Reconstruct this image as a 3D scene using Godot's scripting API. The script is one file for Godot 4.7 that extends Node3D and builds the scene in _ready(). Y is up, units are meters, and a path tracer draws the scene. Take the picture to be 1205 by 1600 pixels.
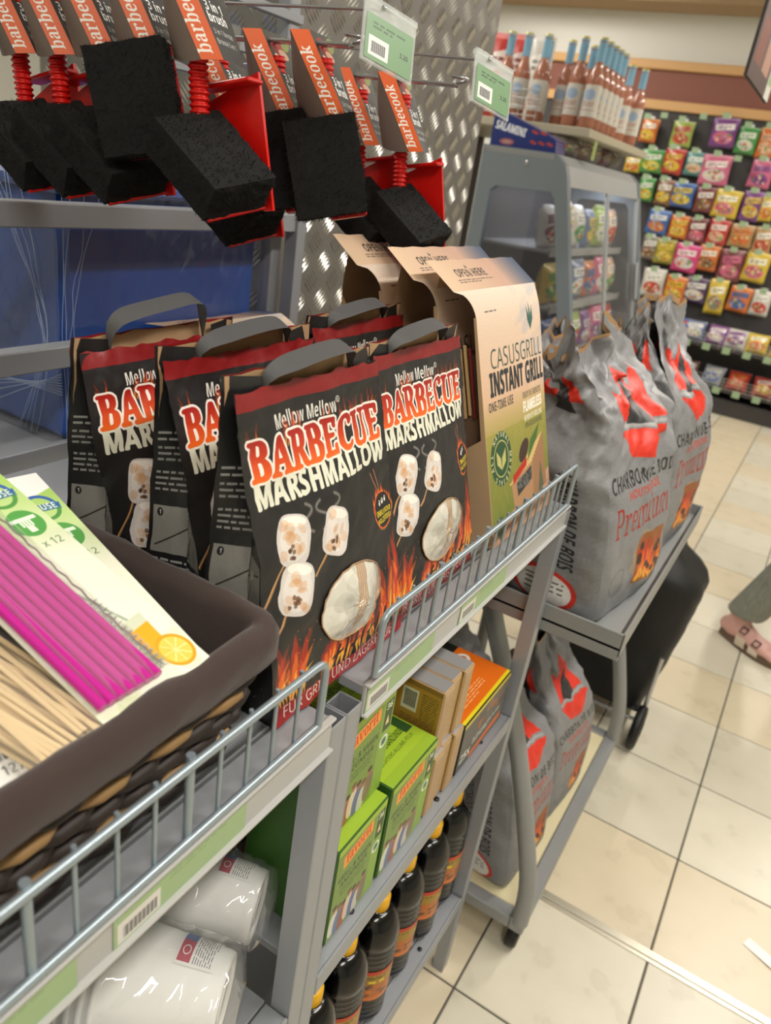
extends Node3D

# ---------------------------------------------------------------- mesh builder
class MB:
	var v := PackedVector3Array()
	var n := PackedVector3Array()
	var uv := PackedVector2Array()
	var col := PackedColorArray()
	var idx := PackedInt32Array()
	var T := Transform3D()
	var c := Color.WHITE

	func vert(p: Vector3, nn: Vector3, u := Vector2.ZERO) -> int:
		v.append(T * p)
		n.append((T.basis * nn).normalized())
		uv.append(u)
		col.append(c)
		return v.size() - 1

	func face(a: int, b: int, d: int) -> void:
		var g := (v[b] - v[a]).cross(v[d] - v[a])
		if g.dot(n[a] + n[b] + n[d]) > 0.0:
			idx.append_array(PackedInt32Array([a, d, b]))
		else:
			idx.append_array(PackedInt32Array([a, b, d]))

	func quad(a: Vector3, b: Vector3, d: Vector3, e: Vector3, nn := Vector3.ZERO, u0 := Vector2(0, 1), u1 := Vector2(1, 0)) -> void:
		# a bottom-left, b bottom-right, d top-right, e top-left as seen from the front
		var m := nn
		if m == Vector3.ZERO:
			m = (b - a).cross(e - a).normalized()
			if m.length() < 0.5:
				m = (d - a).cross(e - a).normalized()
		var i := vert(a, m, Vector2(u0.x, u0.y))
		vert(b, m, Vector2(u1.x, u0.y))
		vert(d, m, Vector2(u1.x, u1.y))
		vert(e, m, Vector2(u0.x, u1.y))
		face(i, i + 1, i + 2)
		face(i, i + 2, i + 3)

	func tri(a: Vector3, b: Vector3, d: Vector3, nn := Vector3.ZERO) -> void:
		var m := nn
		if m == Vector3.ZERO:
			m = (b - a).cross(d - a).normalized()
		var i := vert(a, m)
		vert(b, m)
		vert(d, m)
		face(i, i + 1, i + 2)

	func box(lo: Vector3, hi: Vector3, bev := 0.0) -> void:
		# chamfered box
		var ce := (lo + hi) * 0.5
		var h := (hi - lo) * 0.5
		var b := minf(bev, minf(h.x, minf(h.y, h.z)) * 0.9)
		for ax in 3:
			for s in [-1.0, 1.0]:
				var nn := Vector3.ZERO
				nn[ax] = s
				var p := (ax + 1) % 3
				var q := (ax + 2) % 3
				var pts := []
				for k in [[-1, -1], [1, -1], [1, 1], [-1, 1]]:
					var w := Vector3.ZERO
					w[ax] = s * h[ax]
					w[p] = k[0] * (h[p] - b)
					w[q] = k[1] * (h[q] - b)
					pts.append(ce + w)
				quad(pts[0], pts[1], pts[2], pts[3], nn)
		if b <= 0.0:
			return
		for ax in 3:
			var p := (ax + 1) % 3
			var q := (ax + 2) % 3
			for k in [[-1, -1], [1, -1], [1, 1], [-1, 1]]:
				var nn := Vector3.ZERO
				nn[p] = k[0]
				nn[q] = k[1]
				var pts := []
				for s in [[-1, 0], [1, 0], [1, 1], [-1, 1]]:
					var w := Vector3.ZERO
					w[ax] = s[0] * (h[ax] - b)
					w[p] = k[0] * (h[p] - (b if s[1] == 1 else 0.0))
					w[q] = k[1] * (h[q] - (0.0 if s[1] == 1 else b))
					pts.append(ce + w)
				quad(pts[0], pts[1], pts[2], pts[3], nn.normalized())
		for sx in [-1.0, 1.0]:
			for sy in [-1.0, 1.0]:
				for sz in [-1.0, 1.0]:
					var s := Vector3(sx, sy, sz)
					tri(ce + s * (h - Vector3(0, b, b)), ce + s * (h - Vector3(b, 0, b)), ce + s * (h - Vector3(b, b, 0)), s.normalized())

	func tube(pts: Array, r: float, seg := 8, r_end := -1.0) -> void:
		var m := pts.size()
		var up := Vector3.UP
		var t0: Vector3 = (pts[1] - pts[0]).normalized()
		if absf(t0.dot(up)) > 0.9:
			up = Vector3.RIGHT
		var side := t0.cross(up).normalized()
		var base := v.size()
		for i in m:
			var t: Vector3
			if i == 0:
				t = t0
			elif i == m - 1:
				t = (pts[m - 1] - pts[m - 2]).normalized()
			else:
				t = ((pts[i + 1] - pts[i]).normalized() + (pts[i] - pts[i - 1]).normalized()).normalized()
			side = (side - t * side.dot(t)).normalized()
			var w := t.cross(side)
			var rr := r if r_end < 0.0 else lerpf(r, r_end, float(i) / (m - 1))
			for k in seg:
				var a := TAU * k / seg
				var d := side * cos(a) + w * sin(a)
				vert(pts[i] + d * rr, d, Vector2(float(k) / seg, float(i) / (m - 1)))
		for i in m - 1:
			for k in seg:
				var a := base + i * seg + k
				var b := base + i * seg + (k + 1) % seg
				face(a, b, b + seg)
				face(a, b + seg, a + seg)
		for e in [0, m - 1]:
			var t: Vector3 = (pts[0] - pts[1]).normalized() if e == 0 else (pts[m - 1] - pts[m - 2]).normalized()
			var ci := vert(pts[e], t)
			for k in seg:
				vert(T.affine_inverse() * v[base + e * seg + k], t)
			for k in seg:
				face(ci, ci + 1 + k, ci + 1 + (k + 1) % seg)

	func lathe(prof: Array, seg := 24, at := Vector3.ZERO, u0 := Vector2(0, 1), u1 := Vector2(1, 0)) -> void:
		# prof: Vector2(radius, y), bottom to top; sharp corners by repeating a point
		var m := prof.size()
		var y0: float = prof[0].y
		var y1: float = prof[m - 1].y
		var base := v.size()
		for i in m:
			var p: Vector2 = prof[i]
			var d := Vector2.ZERO
			if i > 0 and prof[i - 1] != p:
				d += (p - prof[i - 1]).normalized()
			if i < m - 1 and prof[i + 1] != p:
				d += (prof[i + 1] - p).normalized()
			d = d.normalized()
			for k in seg + 1:
				var a := TAU * k / seg
				var rad := Vector3(cos(a), 0, -sin(a))
				var nn := rad * d.y + Vector3(0, -d.x, 0)
				vert(at + rad * p.x + Vector3(0, p.y, 0), nn, Vector2(lerpf(u0.x, u1.x, float(k) / seg), lerpf(u0.y, u1.y, (p.y - y0) / (y1 - y0))))
		for i in m - 1:
			if prof[i] == prof[i + 1]:
				continue
			for k in seg:
				var a := base + i * (seg + 1) + k
				face(a, a + 1, a + seg + 2)
				face(a, a + seg + 2, a + seg + 1)

	func grid(nu: int, nv: int, f: Callable, flip := false, u0 := Vector2(0, 1), u1 := Vector2(1, 0)) -> void:
		# f(u, v) -> Vector3; normal = d/du x d/dv unless flipped; v runs up
		var P := []
		for j in nv + 1:
			for i in nu + 1:
				P.append(f.call(float(i) / nu, float(j) / nv))
		var base := v.size()
		for j in nv + 1:
			for i in nu + 1:
				var du: Vector3 = P[j * (nu + 1) + mini(i + 1, nu)] - P[j * (nu + 1) + maxi(i - 1, 0)]
				var dv: Vector3 = P[mini(j + 1, nv) * (nu + 1) + i] - P[maxi(j - 1, 0) * (nu + 1) + i]
				var nn := du.cross(dv)
				if nn.length_squared() < 1e-16:
					nn = Vector3.UP
				nn = nn.normalized() * (-1.0 if flip else 1.0)
				vert(P[j * (nu + 1) + i], nn, Vector2(lerpf(u0.x, u1.x, float(i) / nu), lerpf(u0.y, u1.y, float(j) / nv)))
		for j in nv:
			for i in nu:
				var a := base + j * (nu + 1) + i
				face(a, a + 1, a + nu + 2)
				face(a, a + nu + 2, a + nu + 1)

	func prism(poly: PackedVector2Array, o: Vector3, ex: Vector3, ey: Vector3, depth: Vector3) -> void:
		# polygon in the plane o + x*ex + y*ey, pushed along depth
		var ids := Geometry2D.triangulate_polygon(poly)
		var nn := depth.normalized()
		for s in 2:
			var off := depth * s
			var b := v.size()
			for p in poly:
				vert(o + ex * p.x + ey * p.y + off, nn * (1.0 if s == 1 else -1.0), p)
			for k in ids.size() / 3:
				face(b + ids[k * 3], b + ids[k * 3 + 1], b + ids[k * 3 + 2])
		var ctr := Vector2.ZERO
		for p in poly:
			ctr += p / poly.size()
		var cw := Geometry2D.is_polygon_clockwise(poly)
		for k in poly.size():
			var p := poly[k]
			var q := poly[(k + 1) % poly.size()]
			var e := (q - p).normalized()
			var out := Vector2(-e.y, e.x) if cw else Vector2(e.y, -e.x)
			var m := (ex * out.x + ey * out.y).normalized()
			quad(o + ex * p.x + ey * p.y, o + ex * q.x + ey * q.y, o + ex * q.x + ey * q.y + depth, o + ex * p.x + ey * p.y + depth, m)

	func mesh() -> ArrayMesh:
		var a := []
		a.resize(Mesh.ARRAY_MAX)
		a[Mesh.ARRAY_VERTEX] = v
		a[Mesh.ARRAY_NORMAL] = n
		a[Mesh.ARRAY_TEX_UV] = uv
		a[Mesh.ARRAY_COLOR] = col
		a[Mesh.ARRAY_INDEX] = idx
		var m := ArrayMesh.new()
		m.add_surface_from_arrays(Mesh.PRIMITIVE_TRIANGLES, a)
		return m

# ---------------------------------------------------------------- printed pictures (packaging print, lettering)
class Pic:
	var w: int
	var h: int
	var d := PackedByteArray()
	static var fonts := {}

	func _init(ww: int, hh: int, c := Color.WHITE) -> void:
		w = ww
		h = hh
		var im := Image.create(w, h, false, Image.FORMAT_RGB8)
		im.fill(c)
		d = im.get_data()

	func mixp(x: int, y: int, c: Color, a: float) -> void:
		var i := (y * w + x) * 3
		d[i] = int(lerpf(d[i], c.r * 255.0, a))
		d[i + 1] = int(lerpf(d[i + 1], c.g * 255.0, a))
		d[i + 2] = int(lerpf(d[i + 2], c.b * 255.0, a))

	func rect(x0: float, y0: float, ww: float, hh: float, c: Color, a := 1.0) -> void:
		for y in range(maxi(int(y0), 0), mini(int(y0 + hh), h)):
			for x in range(maxi(int(x0), 0), mini(int(x0 + ww), w)):
				mixp(x, y, c, a)

	# coverage of a set of closed outlines, even-odd, three sub-lines a pixel; returns [x0, y0, w, h, cover]
	func cover(polys: Array) -> Array:
		var lo := Vector2(1e9, 1e9)
		var hi := Vector2(-1e9, -1e9)
		for p in polys:
			for q in p:
				lo = lo.min(q)
				hi = hi.max(q)
		var x0 := clampi(int(floor(lo.x)), 0, w)
		var y0 := clampi(int(floor(lo.y)), 0, h)
		var x1 := clampi(int(ceil(hi.x)) + 1, 0, w)
		var y1 := clampi(int(ceil(hi.y)) + 1, 0, h)
		var cw := x1 - x0
		var ch := y1 - y0
		var cov := PackedFloat32Array()
		cov.resize(maxi(cw * ch, 1))
		if cw <= 0 or ch <= 0:
			return [0, 0, 0, 0, cov]
		for p in polys:
			var m: int = p.size()
			var py0 := 1e9
			var py1 := -1e9
			for q in p:
				py0 = minf(py0, q.y)
				py1 = maxf(py1, q.y)
			for y in range(maxi(int(floor(py0)), y0), mini(int(ceil(py1)) + 1, y1)):
				for s in 3:
					var yy := y + (s + 0.5) / 3.0
					var xs := PackedFloat32Array()
					for k in m:
						var a: Vector2 = p[k]
						var b: Vector2 = p[(k + 1) % m]
						if (a.y <= yy) != (b.y <= yy):
							xs.append(a.x + (yy - a.y) / (b.y - a.y) * (b.x - a.x))
					xs.sort()
					for k in xs.size() / 2:
						var l := maxf(xs[k * 2], x0)
						var r := minf(xs[k * 2 + 1], x1)
						if r <= l:
							continue
						var row := (y - y0) * cw - x0
						var li := int(l)
						var ri := mini(int(r), x1 - 1)
						if li == ri:
							cov[row + li] += (r - l) / 3.0
						else:
							cov[row + li] += (li + 1 - l) / 3.0
							for x in range(li + 1, ri):
								cov[row + x] += 1.0 / 3.0
							cov[row + ri] += (r - ri) / 3.0
		return [x0, y0, cw, ch, cov]

	func paint(cv: Array, c: Color, c2 := Color(0, 0, 0, 0), a := 1.0) -> void:
		# c at the top, c2 (if given) at the bottom of the shape
		for y in int(cv[3]):
			var cc := c if c2.a == 0.0 else c.lerp(c2, float(y) / cv[3])
			for x in int(cv[2]):
				var k: float = cv[4][y * cv[2] + x]
				if k > 0.004:
					mixp(cv[0] + x, cv[1] + y, cc, minf(k, 1.0) * a)

	func poly(p: Array, c: Color, a := 1.0, c2 := Color(0, 0, 0, 0)) -> void:
		paint(cover([p]), c, c2, a)

	static func oval(cx: float, cy: float, rx: float, ry: float, rot := 0.0, m := 28) -> Array:
		var o := []
		for k in m:
			o.append(Vector2(cx, cy) + Vector2(cos(TAU * k / m) * rx, sin(TAU * k / m) * ry).rotated(rot))
		return o

	func ring(cx: float, cy: float, r: float, t: float, c: Color, a0 := 0.0, a1 := TAU, a := 1.0) -> void:
		var o := []
		for k in 33:
			var g := lerpf(a0, a1, k / 32.0)
			o.append(Vector2(cx + cos(g) * (r + t * 0.5), cy + sin(g) * (r + t * 0.5)))
		for k in 33:
			var g := lerpf(a1, a0, k / 32.0)
			o.append(Vector2(cx + cos(g) * (r - t * 0.5), cy + sin(g) * (r - t * 0.5)))
		poly(o, c, a)

	func line(p: Array, t: float, c: Color, a := 1.0) -> void:
		var l := []
		var r := []
		for k in p.size():
			var e: Vector2 = (p[mini(k + 1, p.size() - 1)] - p[maxi(k - 1, 0)]).normalized()
			var o := Vector2(-e.y, e.x) * t * 0.5
			l.append(p[k] + o)
			r.push_front(p[k] - o)
		poly(l + r, c, a)

	static func font(kind: String) -> Font:
		if not fonts.has(kind):
			var f := SystemFont.new()
			f.font_names = PackedStringArray(["Droid Serif"] if kind.begins_with("serif") else ["Droid Sans"])
			f.font_weight = 400 if kind.ends_with("light") else 700
			fonts[kind] = f
		return fonts[kind]

	# lettering: baseline centre at (cx, cy), cap height about 0.71 * size; wide scales in x
	func letters(s: String, cx: float, cy: float, size: float, kind := "sans", wide := 1.0, rot := 0.0, fit := 0.0) -> Array:
		var tm := TextMesh.new()
		tm.font = font(kind)
		tm.font_size = 64
		tm.pixel_size = 1.0 / 64.0
		tm.depth = 0.0
		tm.curve_step = 2.0
		tm.text = s
		tm.horizontal_alignment = HORIZONTAL_ALIGNMENT_CENTER
		tm.vertical_alignment = VERTICAL_ALIGNMENT_CENTER
		var ar := tm.get_mesh_arrays()
		var vs: PackedVector3Array = ar[Mesh.ARRAY_VERTEX]
		var ix = ar[Mesh.ARRAY_INDEX]
		var lo := 1e9
		var hi := -1e9
		var bot := 1e9
		for q in vs:
			lo = minf(lo, q.x)
			hi = maxf(hi, q.x)
			bot = minf(bot, q.y)
		var k := wide
		if fit > 0.0 and hi > lo:
			k = fit / ((hi - lo) * size)
		var mid := (lo + hi) * 0.5
		var out := []
		var cnt: int = ix.size() if ix != null and ix.size() else vs.size()
		for t in cnt / 3:
			var p := []
			for e in 3:
				var q: Vector3 = vs[ix[t * 3 + e]] if ix != null and ix.size() else vs[t * 3 + e]
				p.append(Vector2((q.x - mid) * size * k, -(q.y + 0.36) * size + 0.0).rotated(rot) + Vector2(cx, cy))
			out.append(p)
			if kind.ends_with("heavy"):
				for o in [Vector2(0.025, 0), Vector2(-0.025, 0), Vector2(0, 0.022), Vector2(0, -0.022)]:
					var e: Vector2 = (o * size).rotated(rot)
					out.append([p[0] + e, p[1] + e, p[2] + e])
		return out

	func text(s: String, cx: float, cy: float, size: float, c: Color, kind := "sans", fit := 0.0, rot := 0.0, c2 := Color(0, 0, 0, 0), a := 1.0) -> void:
		paint(cover(letters(s, cx, cy, size, kind, 1.0, rot, fit)), c, c2, a)

	func outlined(s: String, cx: float, cy: float, size: float, c: Color, c2: Color, edge: Color, t: float, kind := "sans", fit := 0.0, rot := 0.0) -> void:
		var L := letters(s, cx, cy, size, kind, 1.0, rot, fit)
		for k in 12:
			var o := Vector2(cos(TAU * k / 12.0), sin(TAU * k / 12.0)) * t
			var S := []
			for p in L:
				S.append([p[0] + o, p[1] + o, p[2] + o])
			paint(cover(S), edge)
		paint(cover(L), c, c2)

	# rows of unreadably small print
	func fine(x: float, y: float, ww: float, rows: int, pitch: float, c: Color, rng: RandomNumberGenerator, a := 0.8, t := 0.45) -> void:
		for r in rows:
			var xx := x
			var stop := x + ww * (1.0 if r < rows - 1 else 0.6)
			while xx < stop:
				var l := rng.randf_range(1.0, 3.2) * pitch
				rect(xx, y + r * pitch, minf(l, stop - xx), maxf(pitch * t, 1.0), c, a)
				xx += l + pitch * 0.5

	func speckle(amount: float, cell: float, sd: int) -> void:
		var nz := FastNoiseLite.new()
		nz.seed = sd
		nz.frequency = 1.0 / cell
		var im := nz.get_image(w, h)
		im.convert(Image.FORMAT_L8)
		var g := im.get_data()
		for i in w * h:
			var k := 1.0 + (g[i] / 127.5 - 1.0) * amount
			d[i * 3] = clampi(int(d[i * 3] * k), 0, 255)
			d[i * 3 + 1] = clampi(int(d[i * 3 + 1] * k), 0, 255)
			d[i * 3 + 2] = clampi(int(d[i * 3 + 2] * k), 0, 255)

	func tex() -> ImageTexture:
		return ImageTexture.create_from_image(Image.create_from_data(w, h, false, Image.FORMAT_RGB8, d))

# ---------------------------------------------------------------- scene helpers
var mats := {}
var taken := {}
var rng := RandomNumberGenerator.new()

func mat(called: String, c: Color, rough := 0.6, metal := 0.0, extra := {}) -> StandardMaterial3D:
	if mats.has(called):
		return mats[called]
	var m := StandardMaterial3D.new()
	m.resource_name = called
	m.albedo_color = c
	m.roughness = rough
	m.metallic = metal
	for k in extra:
		m.set(k, extra[k])
	mats[called] = m
	return m

func printed(called: String, t: Texture2D, rough := 0.5, extra := {}) -> StandardMaterial3D:
	var m := mat(called, Color.WHITE, rough, 0.0, extra)
	m.albedo_texture = t
	return m

func noise_tex(size: int, freq: float, sd: int, normal := false, strength := 4.0, ramp: Gradient = null, oct := 4) -> NoiseTexture2D:
	var nz := FastNoiseLite.new()
	nz.seed = sd
	nz.frequency = freq
	nz.fractal_octaves = oct
	var t := NoiseTexture2D.new()
	t.width = size
	t.height = size
	t.seamless = true
	t.noise = nz
	t.as_normal_map = normal
	t.bump_strength = strength
	if ramp:
		t.color_ramp = ramp
	return t

func numbered(s: String) -> String:
	if not taken.has(s):
		taken[s] = 0
		return s
	taken[s] += 1
	return "%s_%03d" % [s, taken[s]]

func thing(called: String, label: String, category: String, at := Vector3.ZERO, group := "", kind := "") -> Node3D:
	var o := Node3D.new()
	o.name = numbered(called)
	add_child(o)
	o.position = at
	meta(o, label, category, group, kind)
	return o

func meta(o: Node, label: String, category := "", group := "", kind := "") -> void:
	if label:
		o.set_meta("label", label)
	if category:
		o.set_meta("category", category)
	if group:
		o.set_meta("group", group)
	if kind:
		o.set_meta("kind", kind)

func part(called: String, m, material: Material, parent: Node, at := Vector3.ZERO, label := "") -> MeshInstance3D:
	var o := MeshInstance3D.new()
	o.name = numbered(called) if parent == self else called
	o.mesh = m.mesh() if m is MB else m
	o.material_override = material
	o.position = at
	o.cast_shadow = GeometryInstance3D.SHADOW_CASTING_SETTING_ON
	parent.add_child(o, true)
	if label:
		o.set_meta("label", label)
	return o

func copy(o: Node3D, at: Vector3, label: String, turn := Vector3.ZERO) -> Node3D:
	var base := String(o.name)
	var cut := base.rfind("_")
	if cut > 0 and base.substr(cut + 1).is_valid_int():
		base = base.substr(0, cut)
	var c: Node3D = o.duplicate()
	c.name = numbered(base)
	add_child(c)
	c.position = at
	c.rotation = turn
	c.set_meta("label", label)
	return c

func smooth_pts(p: Array, m: int) -> Array:
	var cv := Curve3D.new()
	for k in p.size():
		var a: Vector3 = p[maxi(k - 1, 0)]
		var b: Vector3 = p[mini(k + 1, p.size() - 1)]
		var t := (b - a) / 6.0
		cv.add_point(p[k], -t, t)
	var o := []
	var l := cv.get_baked_length()
	for k in m + 1:
		o.append(cv.sample_baked(l * k / m, true))
	return o

func arc_corner(a: Vector3, b: Vector3, d: Vector3, r: float, m := 5) -> Array:
	# points of a rounded corner at b between a and d
	var p := b + (a - b).normalized() * r
	var q := b + (d - b).normalized() * r
	var o := []
	for k in m + 1:
		var t := float(k) / m
		o.append(p.lerp(b, t).lerp(b.lerp(q, t), t))
	return o

# ---------------------------------------------------------------- the scene
const SHELF := 1.048
const FRONT := -0.235
const BACK := -0.785

func _ready() -> void:
	rng.seed = 11
	var cam := Camera3D.new()
	cam.name = "camera"
	cam.position = Vector3(0, 1.45, 0)
	cam.rotation = Vector3(-0.42642252, 0.47722184, 0.15955425)
	cam.fov = 68.2906
	cam.near = 0.02
	cam.far = 60.0
	cam.current = true
	add_child(cam)
	var lens := CameraAttributesPhysical.new()
	lens.frustum_focal_length = 17.6938
	lens.exposure_aperture = 5.0
	lens.frustum_focus_distance = 0.72
	cam.attributes = lens
	var env := Environment.new()
	env.background_mode = Environment.BG_COLOR
	env.background_color = Color.BLACK
	env.tonemap_mode = Environment.TONE_MAPPER_LINEAR
	env.tonemap_exposure = 1.0
	env.sdfgi_enabled = true
	env.ssao_enabled = true
	env.ssil_enabled = true
	var we := WorldEnvironment.new()
	we.name = "surroundings"
	we.environment = env
	add_child(we)
	lamps()
	room()
	racks()
	marshmallow_bags()
	grill_boxes()
	basket()
	brushes()
	shelf_stock()
	charcoal()
	column_and_crate()
	chiller()
	candy_wall()
	bystander()

const LAMP_SPOTS := [[0.75, 1.0, 0], [0.75, -1.4, 1], [0.75, -3.8, 2], [-2.6, -0.6, 3], [-2.6, -3.0, 4], [-2.6, -5.4, 5], [0.75, -6.0, 6]]

func lamps() -> void:
	var glow := mat("lit diffuser", Color(0.95, 0.95, 0.92), 0.5, 0.0, {"emission_enabled": true, "emission": Color(1.0, 0.97, 0.9), "emission_energy_multiplier": 3.0})
	var names := ["above the aisle nearest the barbecue rack", "above the aisle beside the charcoal stand", "above the aisle by the chiller", "behind the barbecue rack", "behind the plated column", "above the wine shelf", "in front of the sweets wall"]
	for s in LAMP_SPOTS:
		var o := thing("ceiling_light", "long white ceiling light " + names[s[2]], "light", Vector3(s[0], 3.02, s[1]), "long ceiling lights")
		var b := MB.new()
		b.box(Vector3(-0.11, 0.02, -0.8), Vector3(0.11, 0.08, 0.8), 0.006)
		part("housing", b, mat("lamp housing", Color(0.9, 0.9, 0.9), 0.5), o)
		b = MB.new()
		b.box(Vector3(-0.09, 0.004, -0.77), Vector3(0.09, 0.022, 0.77), 0.004)
		part("diffuser", b, glow, o)
		var l := AreaLight3D.new()
		l.name = "light"
		l.area_size = Vector2(0.18, 1.54)
		l.light_energy = 4.5
		l.light_color = Color(1.0, 0.975, 0.945)
		l.area_range = 14.0
		l.area_attenuation = 2.0
		l.shadow_enabled = true
		l.position = Vector3(0, -0.004, 0)
		l.rotation = Vector3(-PI / 2, 0, 0)
		o.add_child(l)

func structure(called: String, m, material: Material, label := "") -> MeshInstance3D:
	var o := part(called, m, material, self)
	meta(o, label, "", "", "structure")
	return o

func room() -> void:
	# floor: dark grout bed with separate tiles on it
	var b := MB.new()
	b.box(Vector3(-7, -0.12, -7.4), Vector3(4, -0.0025, 2.6))
	var fl := structure("floor", b, mat("grout", Color(0.36, 0.35, 0.32), 0.9), "cream tiled shop floor with dark joints")
	var ramp := Gradient.new()
	ramp.set_color(0, Color(0.855, 0.83, 0.75))
	ramp.set_color(1, Color(0.885, 0.86, 0.785))
	ramp.add_point(0.32, Color(0.865, 0.84, 0.76))
	ramp.add_point(0.22, Color(0.835, 0.808, 0.728))
	var tt := noise_tex(512, 0.012, 3, false, 4.0, ramp, 5)
	var tm: Array[StandardMaterial3D] = []
	for k in 3:
		var m := mat("cream floor tile %s" % ["plain", "warm", "pale"][k], [Color(0.95, 0.95, 0.95), Color(0.97, 0.94, 0.9), Color(0.98, 0.98, 0.98)][k], 0.32, 0.0, {"uv1_triplanar": true, "uv1_world_triplanar": true, "uv1_scale": Vector3.ONE * (0.9 + 0.13 * k), "uv1_offset": Vector3(0.31 * k, 0.2 * k, 0.57 * k)})
		m.albedo_texture = tt
		tm.append(m)
	var P := 0.3172
	b = MB.new()
	b.box(Vector3(-P / 2 + 0.0022, -0.008, -P / 2 + 0.0022), Vector3(P / 2 - 0.0022, 0, P / 2 - 0.0022), 0.0018)
	var tile := b.mesh()
	var far := MB.new()
	for i in range(-22, 12):
		for j in range(-19, 12):
			var c := Vector3(0.1155 + (i + 0.5) * P, 0, -1.327 + (j + 0.5) * P)
			if c.x < -6.9 or c.x > 3.9 or c.z < -7.25 or c.z > 2.4:
				continue
			if i >= -4 and i <= 5 and j >= -18 and j <= 4:
				part("tile", tile, tm[posmod(i * 7 + j * 5 + i * j, 3)], fl, c)
			else:
				far.box(c + Vector3(-P / 2 + 0.0022, -0.008, -P / 2 + 0.0022), c + Vector3(P / 2 - 0.0022, 0, P / 2 - 0.0022))
	meta(part("tile_field", far, tm[0], fl), "", "", "", "stuff")
	b = MB.new()
	b.box(Vector3(-2.0, -0.004, -1.344), Vector3(3.5, 0.0025, -1.312), 0.001)
	b.box(Vector3(-2.0, 0.002, -1.334), Vector3(3.5, 0.0055, -1.322), 0.0015)
	structure("trim_1", b, mat("brushed strip", Color(0.74, 0.72, 0.66), 0.35, 0.8), "brushed metal joint strip across the tiled floor")
	# shell
	var white := mat("white wall paint", Color(0.86, 0.86, 0.83), 0.85)
	b = MB.new()
	b.box(Vector3(-7.2, 0, -7.6), Vector3(4.2, 2.82, -6.95))
	structure("wall_back", b, white, "off-white upper wall behind the sweets display")
	b = MB.new()
	b.box(Vector3(-7.2, 2.82, -7.6), Vector3(4.2, 3.2, -6.6))
	structure("trim_2", b, mat("tan bulkhead", Color(0.66, 0.56, 0.43), 0.8), "tan bulkhead strip under the ceiling")
	var wood := mat("light wood trim", Color(0.80, 0.63, 0.42), 0.55)
	var brown := mat("red brown band", Color(0.52, 0.33, 0.28), 0.7)
	b = MB.new()
	b.box(Vector3(-7, 2.225, -6.95), Vector3(4, 2.435, -6.93))
	structure("trim_3", b, brown, "reddish brown wall band above the sweets")
	b = MB.new()
	b.box(Vector3(-7, 2.435, -6.95), Vector3(4, 2.50, -6.9), 0.006)
	structure("trim_4", b, wood, "upper light wood moulding of the brown band")
	b = MB.new()
	b.box(Vector3(-7, 2.155, -6.95), Vector3(4, 2.225, -6.88), 0.006)
	structure("trim_5", b, wood, "lower light wood moulding over the sweets panel")
	b = MB.new()
	b.box(Vector3(-7.2, 0, -7.4), Vector3(-7, 3.2, 2.6))
	structure("wall_left", b, white)
	b = MB.new()
	b.box(Vector3(4, 0, -7.4), Vector3(4.2, 3.2, 2.6))
	structure("wall_right", b, white)
	b = MB.new()
	b.box(Vector3(-7.2, 0, 2.6), Vector3(4.2, 3.2, 2.8))
	structure("wall_front", b, white)
	b = MB.new()
	b.box(Vector3(-7.2, 3.12, -7.6), Vector3(4.2, 3.3, 2.8))
	structure("ceiling", b, mat("ceiling", Color(0.88, 0.88, 0.85), 0.9))
	# strip of paper on the floor
	b = MB.new()
	b.T = Transform3D(Basis(Vector3.UP, -0.42), Vector3(0.375, 0, -1.47))
	b.grid(6, 2, func(u, v): return Vector3(lerpf(-0.09, 0.09, u), 0.0012 + 0.002 * sin(u * 5.0) * sin(u * 5.0), lerpf(0.014, -0.014, v)))
	var pp := part("paper_strip", b, mat("white paper", Color(0.95, 0.95, 0.94), 0.6), self)
	meta(pp, "small white paper strip lying on the floor tiles", "paper")

# ---------------------------------------------------------------- shelving
func post(parent: Node, x: float, z: float, y0: float, y1: float, s := 0.0235) -> void:
	# square steel tube, open at the top
	var b := MB.new()
	var h := s * 0.5
	var t := 0.0018
	b.box(Vector3(-h, y0, -h), Vector3(h, y1, -h + t), 0.0005)
	b.box(Vector3(-h, y0, h - t), Vector3(h, y1, h), 0.0005)
	b.box(Vector3(-h, y0, -h + t), Vector3(-h + t, y1, h - t), 0.0005)
	b.box(Vector3(h - t, y0, -h + t), Vector3(h, y1, h - t), 0.0005)
	part("post", b, mats["rack paint"], parent, Vector3(x, 0, z))

func guard(parent: Node, z0: float, z1: float, y0: float, thick: Array) -> void:
	# wire fence along the shelf front, rounded ends
	var y1 := y0 + 0.062
	var x := FRONT + 0.002
	var b := MB.new()
	var pts := [Vector3(x, y0, z0)]
	pts.append_array(arc_corner(Vector3(x, y0, z0), Vector3(x, y1, z0), Vector3(x, y1, z1), 0.014))
	pts.append_array(arc_corner(Vector3(x, y1, z0), Vector3(x, y1, z1), Vector3(x, y0, z1), 0.014))
	pts.append(Vector3(x, y0, z1))
	b.tube(pts, 0.0032, 10)
	b.tube([Vector3(x, y0, z0), Vector3(x, y0, z1)], 0.0032, 10)
	var g := part("wire_guard", b, mats["zinc wire"], parent)
	var w := MB.new()
	w.tube([Vector3(0, -0.002, 0), Vector3(0, 0.066, 0)], 0.0016, 6)
	var thin := w.mesh()
	w = MB.new()
	w.tube([Vector3(0, -0.004, 0), Vector3(0, 0.067, 0)], 0.003, 8)
	var fat := w.mesh()
	var m := int(absf(z1 - z0) / 0.0272)
	for k in range(1, m):
		var z := lerpf(z0, z1, float(k) / m)
		part("wire", fat if k in thick else thin, mats["zinc wire"], g, Vector3(x - 0.003, y0, z))

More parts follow.
